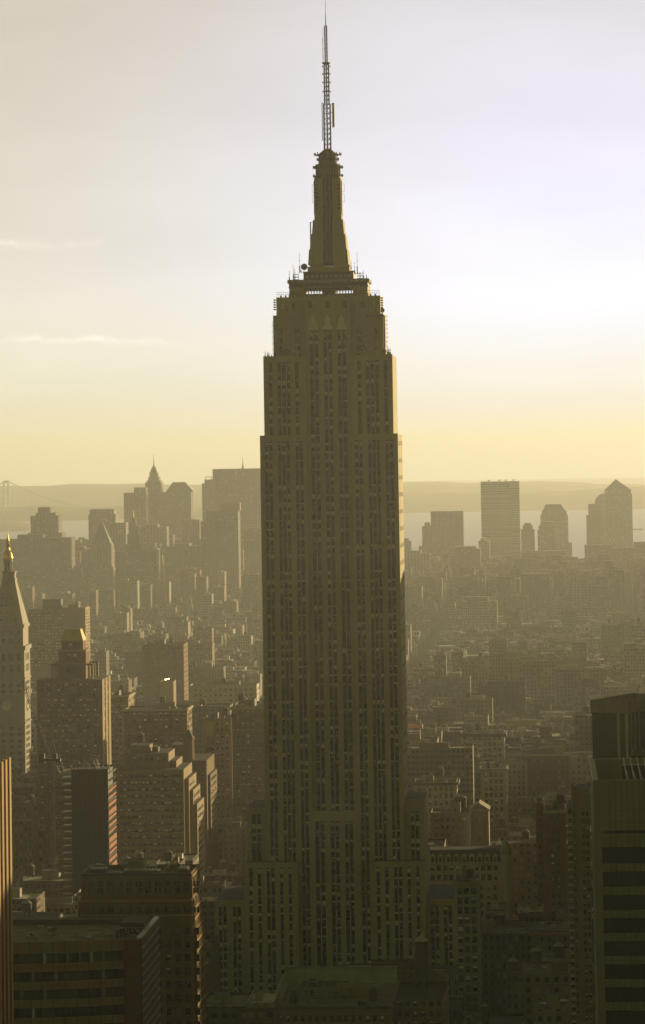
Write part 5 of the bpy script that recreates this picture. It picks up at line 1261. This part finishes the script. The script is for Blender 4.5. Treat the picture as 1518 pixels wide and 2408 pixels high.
for ar, i, x, y in pick:
    zi = min(NZ-1, yb_.index(y)*NZ//len(yb_)); zones.setdefault((zi, 0 if x < 777 else 1), []).append((x, i))
zname = ['in farthest hazy row', 'in second farthest row', 'in third farthest row', 'in fourth farthest row', 'in fifth farthest row', 'in upper middle row', 'in lower middle row', 'in fifth nearest row', 'in fourth nearest row', 'in third nearest row', 'in second nearest row', 'in nearest dark row']
for (zi, sd_), lst in zones.items():
    lst.sort()
    for n_, (x, i) in enumerate(lst):
        u, v_, wd, dd, h, tone = cands[i]; colw, hw, ww_ = words(cands[i])
        kind = ['loft_building', 'apartment_house', 'warehouse', 'office_building', 'town_house'][int(tone*83) % 5] if h < 60 else 'high_rise'
        b = MB(); zr = body(b, u, v_, wd, dd, h, tone, True, (u, v_))
        wn_ = {'loft_building': 'loft', 'apartment_house': 'apartment house', 'warehouse': 'warehouse', 'office_building': 'office building', 'town_house': 'town house', 'high_rise': 'high-rise'}[kind]
        o = bpy.data.objects.new(kind, b.mesh(kind, True)); COL.objects.link(o); put(o, u, v_)
        near = v_ < 3200
        rr = random.Random(i); feats = []
        nb = 1 if rr.random() < .8 else 2
        for _ in range(nb):
            q = MB(); bw = max(2.5, wd*rr.uniform(.2, .4)); bx_ = rr.uniform(.05, .55)*wd; by = dd*rr.uniform(.3, .5); q.box(bx_, bx_+bw, by, by+dd*rr.uniform(.15, .3), zr, zr+rr.uniform(2.5, 4.5), rr.choice([STONEG, BRICKT, LIME2, BRICKO, STONEW, DISH]), TAR); q.build('bulkhead', o)
        nt = 1 if rr.random() < .5 and h > 18 else 0
        if nt and wd > 9:
            q = MB(); tank(q, rr.uniform(.2, .8)*wd, rr.uniform(.15, .85)*dd, zr, rr.uniform(1.6, 2.4), rr.uniform(3.2, 4.6), rr.uniform(1.5, 3.5)); q.build('water_tank', o); feats.append('water tank')
        if near:
            for _ in range(rr.randint(1, 5)):
                q = MB(); ux = rr.uniform(.05, .85)*wd; uy = rr.uniform(.08, .9)*dd; s_ = rr.uniform(.6, 1.7); q.box(ux, ux+s_*1.5, uy, uy+s_, zr, zr+s_*.8, rr.choice([GALV, DISH, STEEL, STONEG])); q.build('rooftop_unit', o)
        lab = ' '.join(f'{colw} {wn_}{" with tank" if feats else ""}, {ORD[n_]} from left {zname[zi]}, {"left" if sd_ == 0 else "right"} of skyscraper'.split())
        o['label'] = lab; o['category'] = 'building'; o['group'] = 'city blocks around the skyscraper'
print('CITY', len(cands), len(pick), pick[-1][0], 'zones', max(len(z) for z in zones.values()))
# ------------------------------------------------------------------ haze
b = MB(); t = NT('haze'); t.t.nodes.remove(t.b); pv = t.n('ShaderNodeVolumePrincipled')
pv.inputs['Density'].default_value = 6.2e-5; pv.inputs['Color'].default_value = (.94, .99, .99, 1); pv.inputs['Anisotropy'].default_value = .3
t.l(pv.outputs[0], t.t.nodes['Material Output'].inputs['Volume'])
b.box(-13500, 13500, -2300, 32500, -2.6, 456, t.m)
hz = b.build('haze'); hz['kind'] = 'stuff'
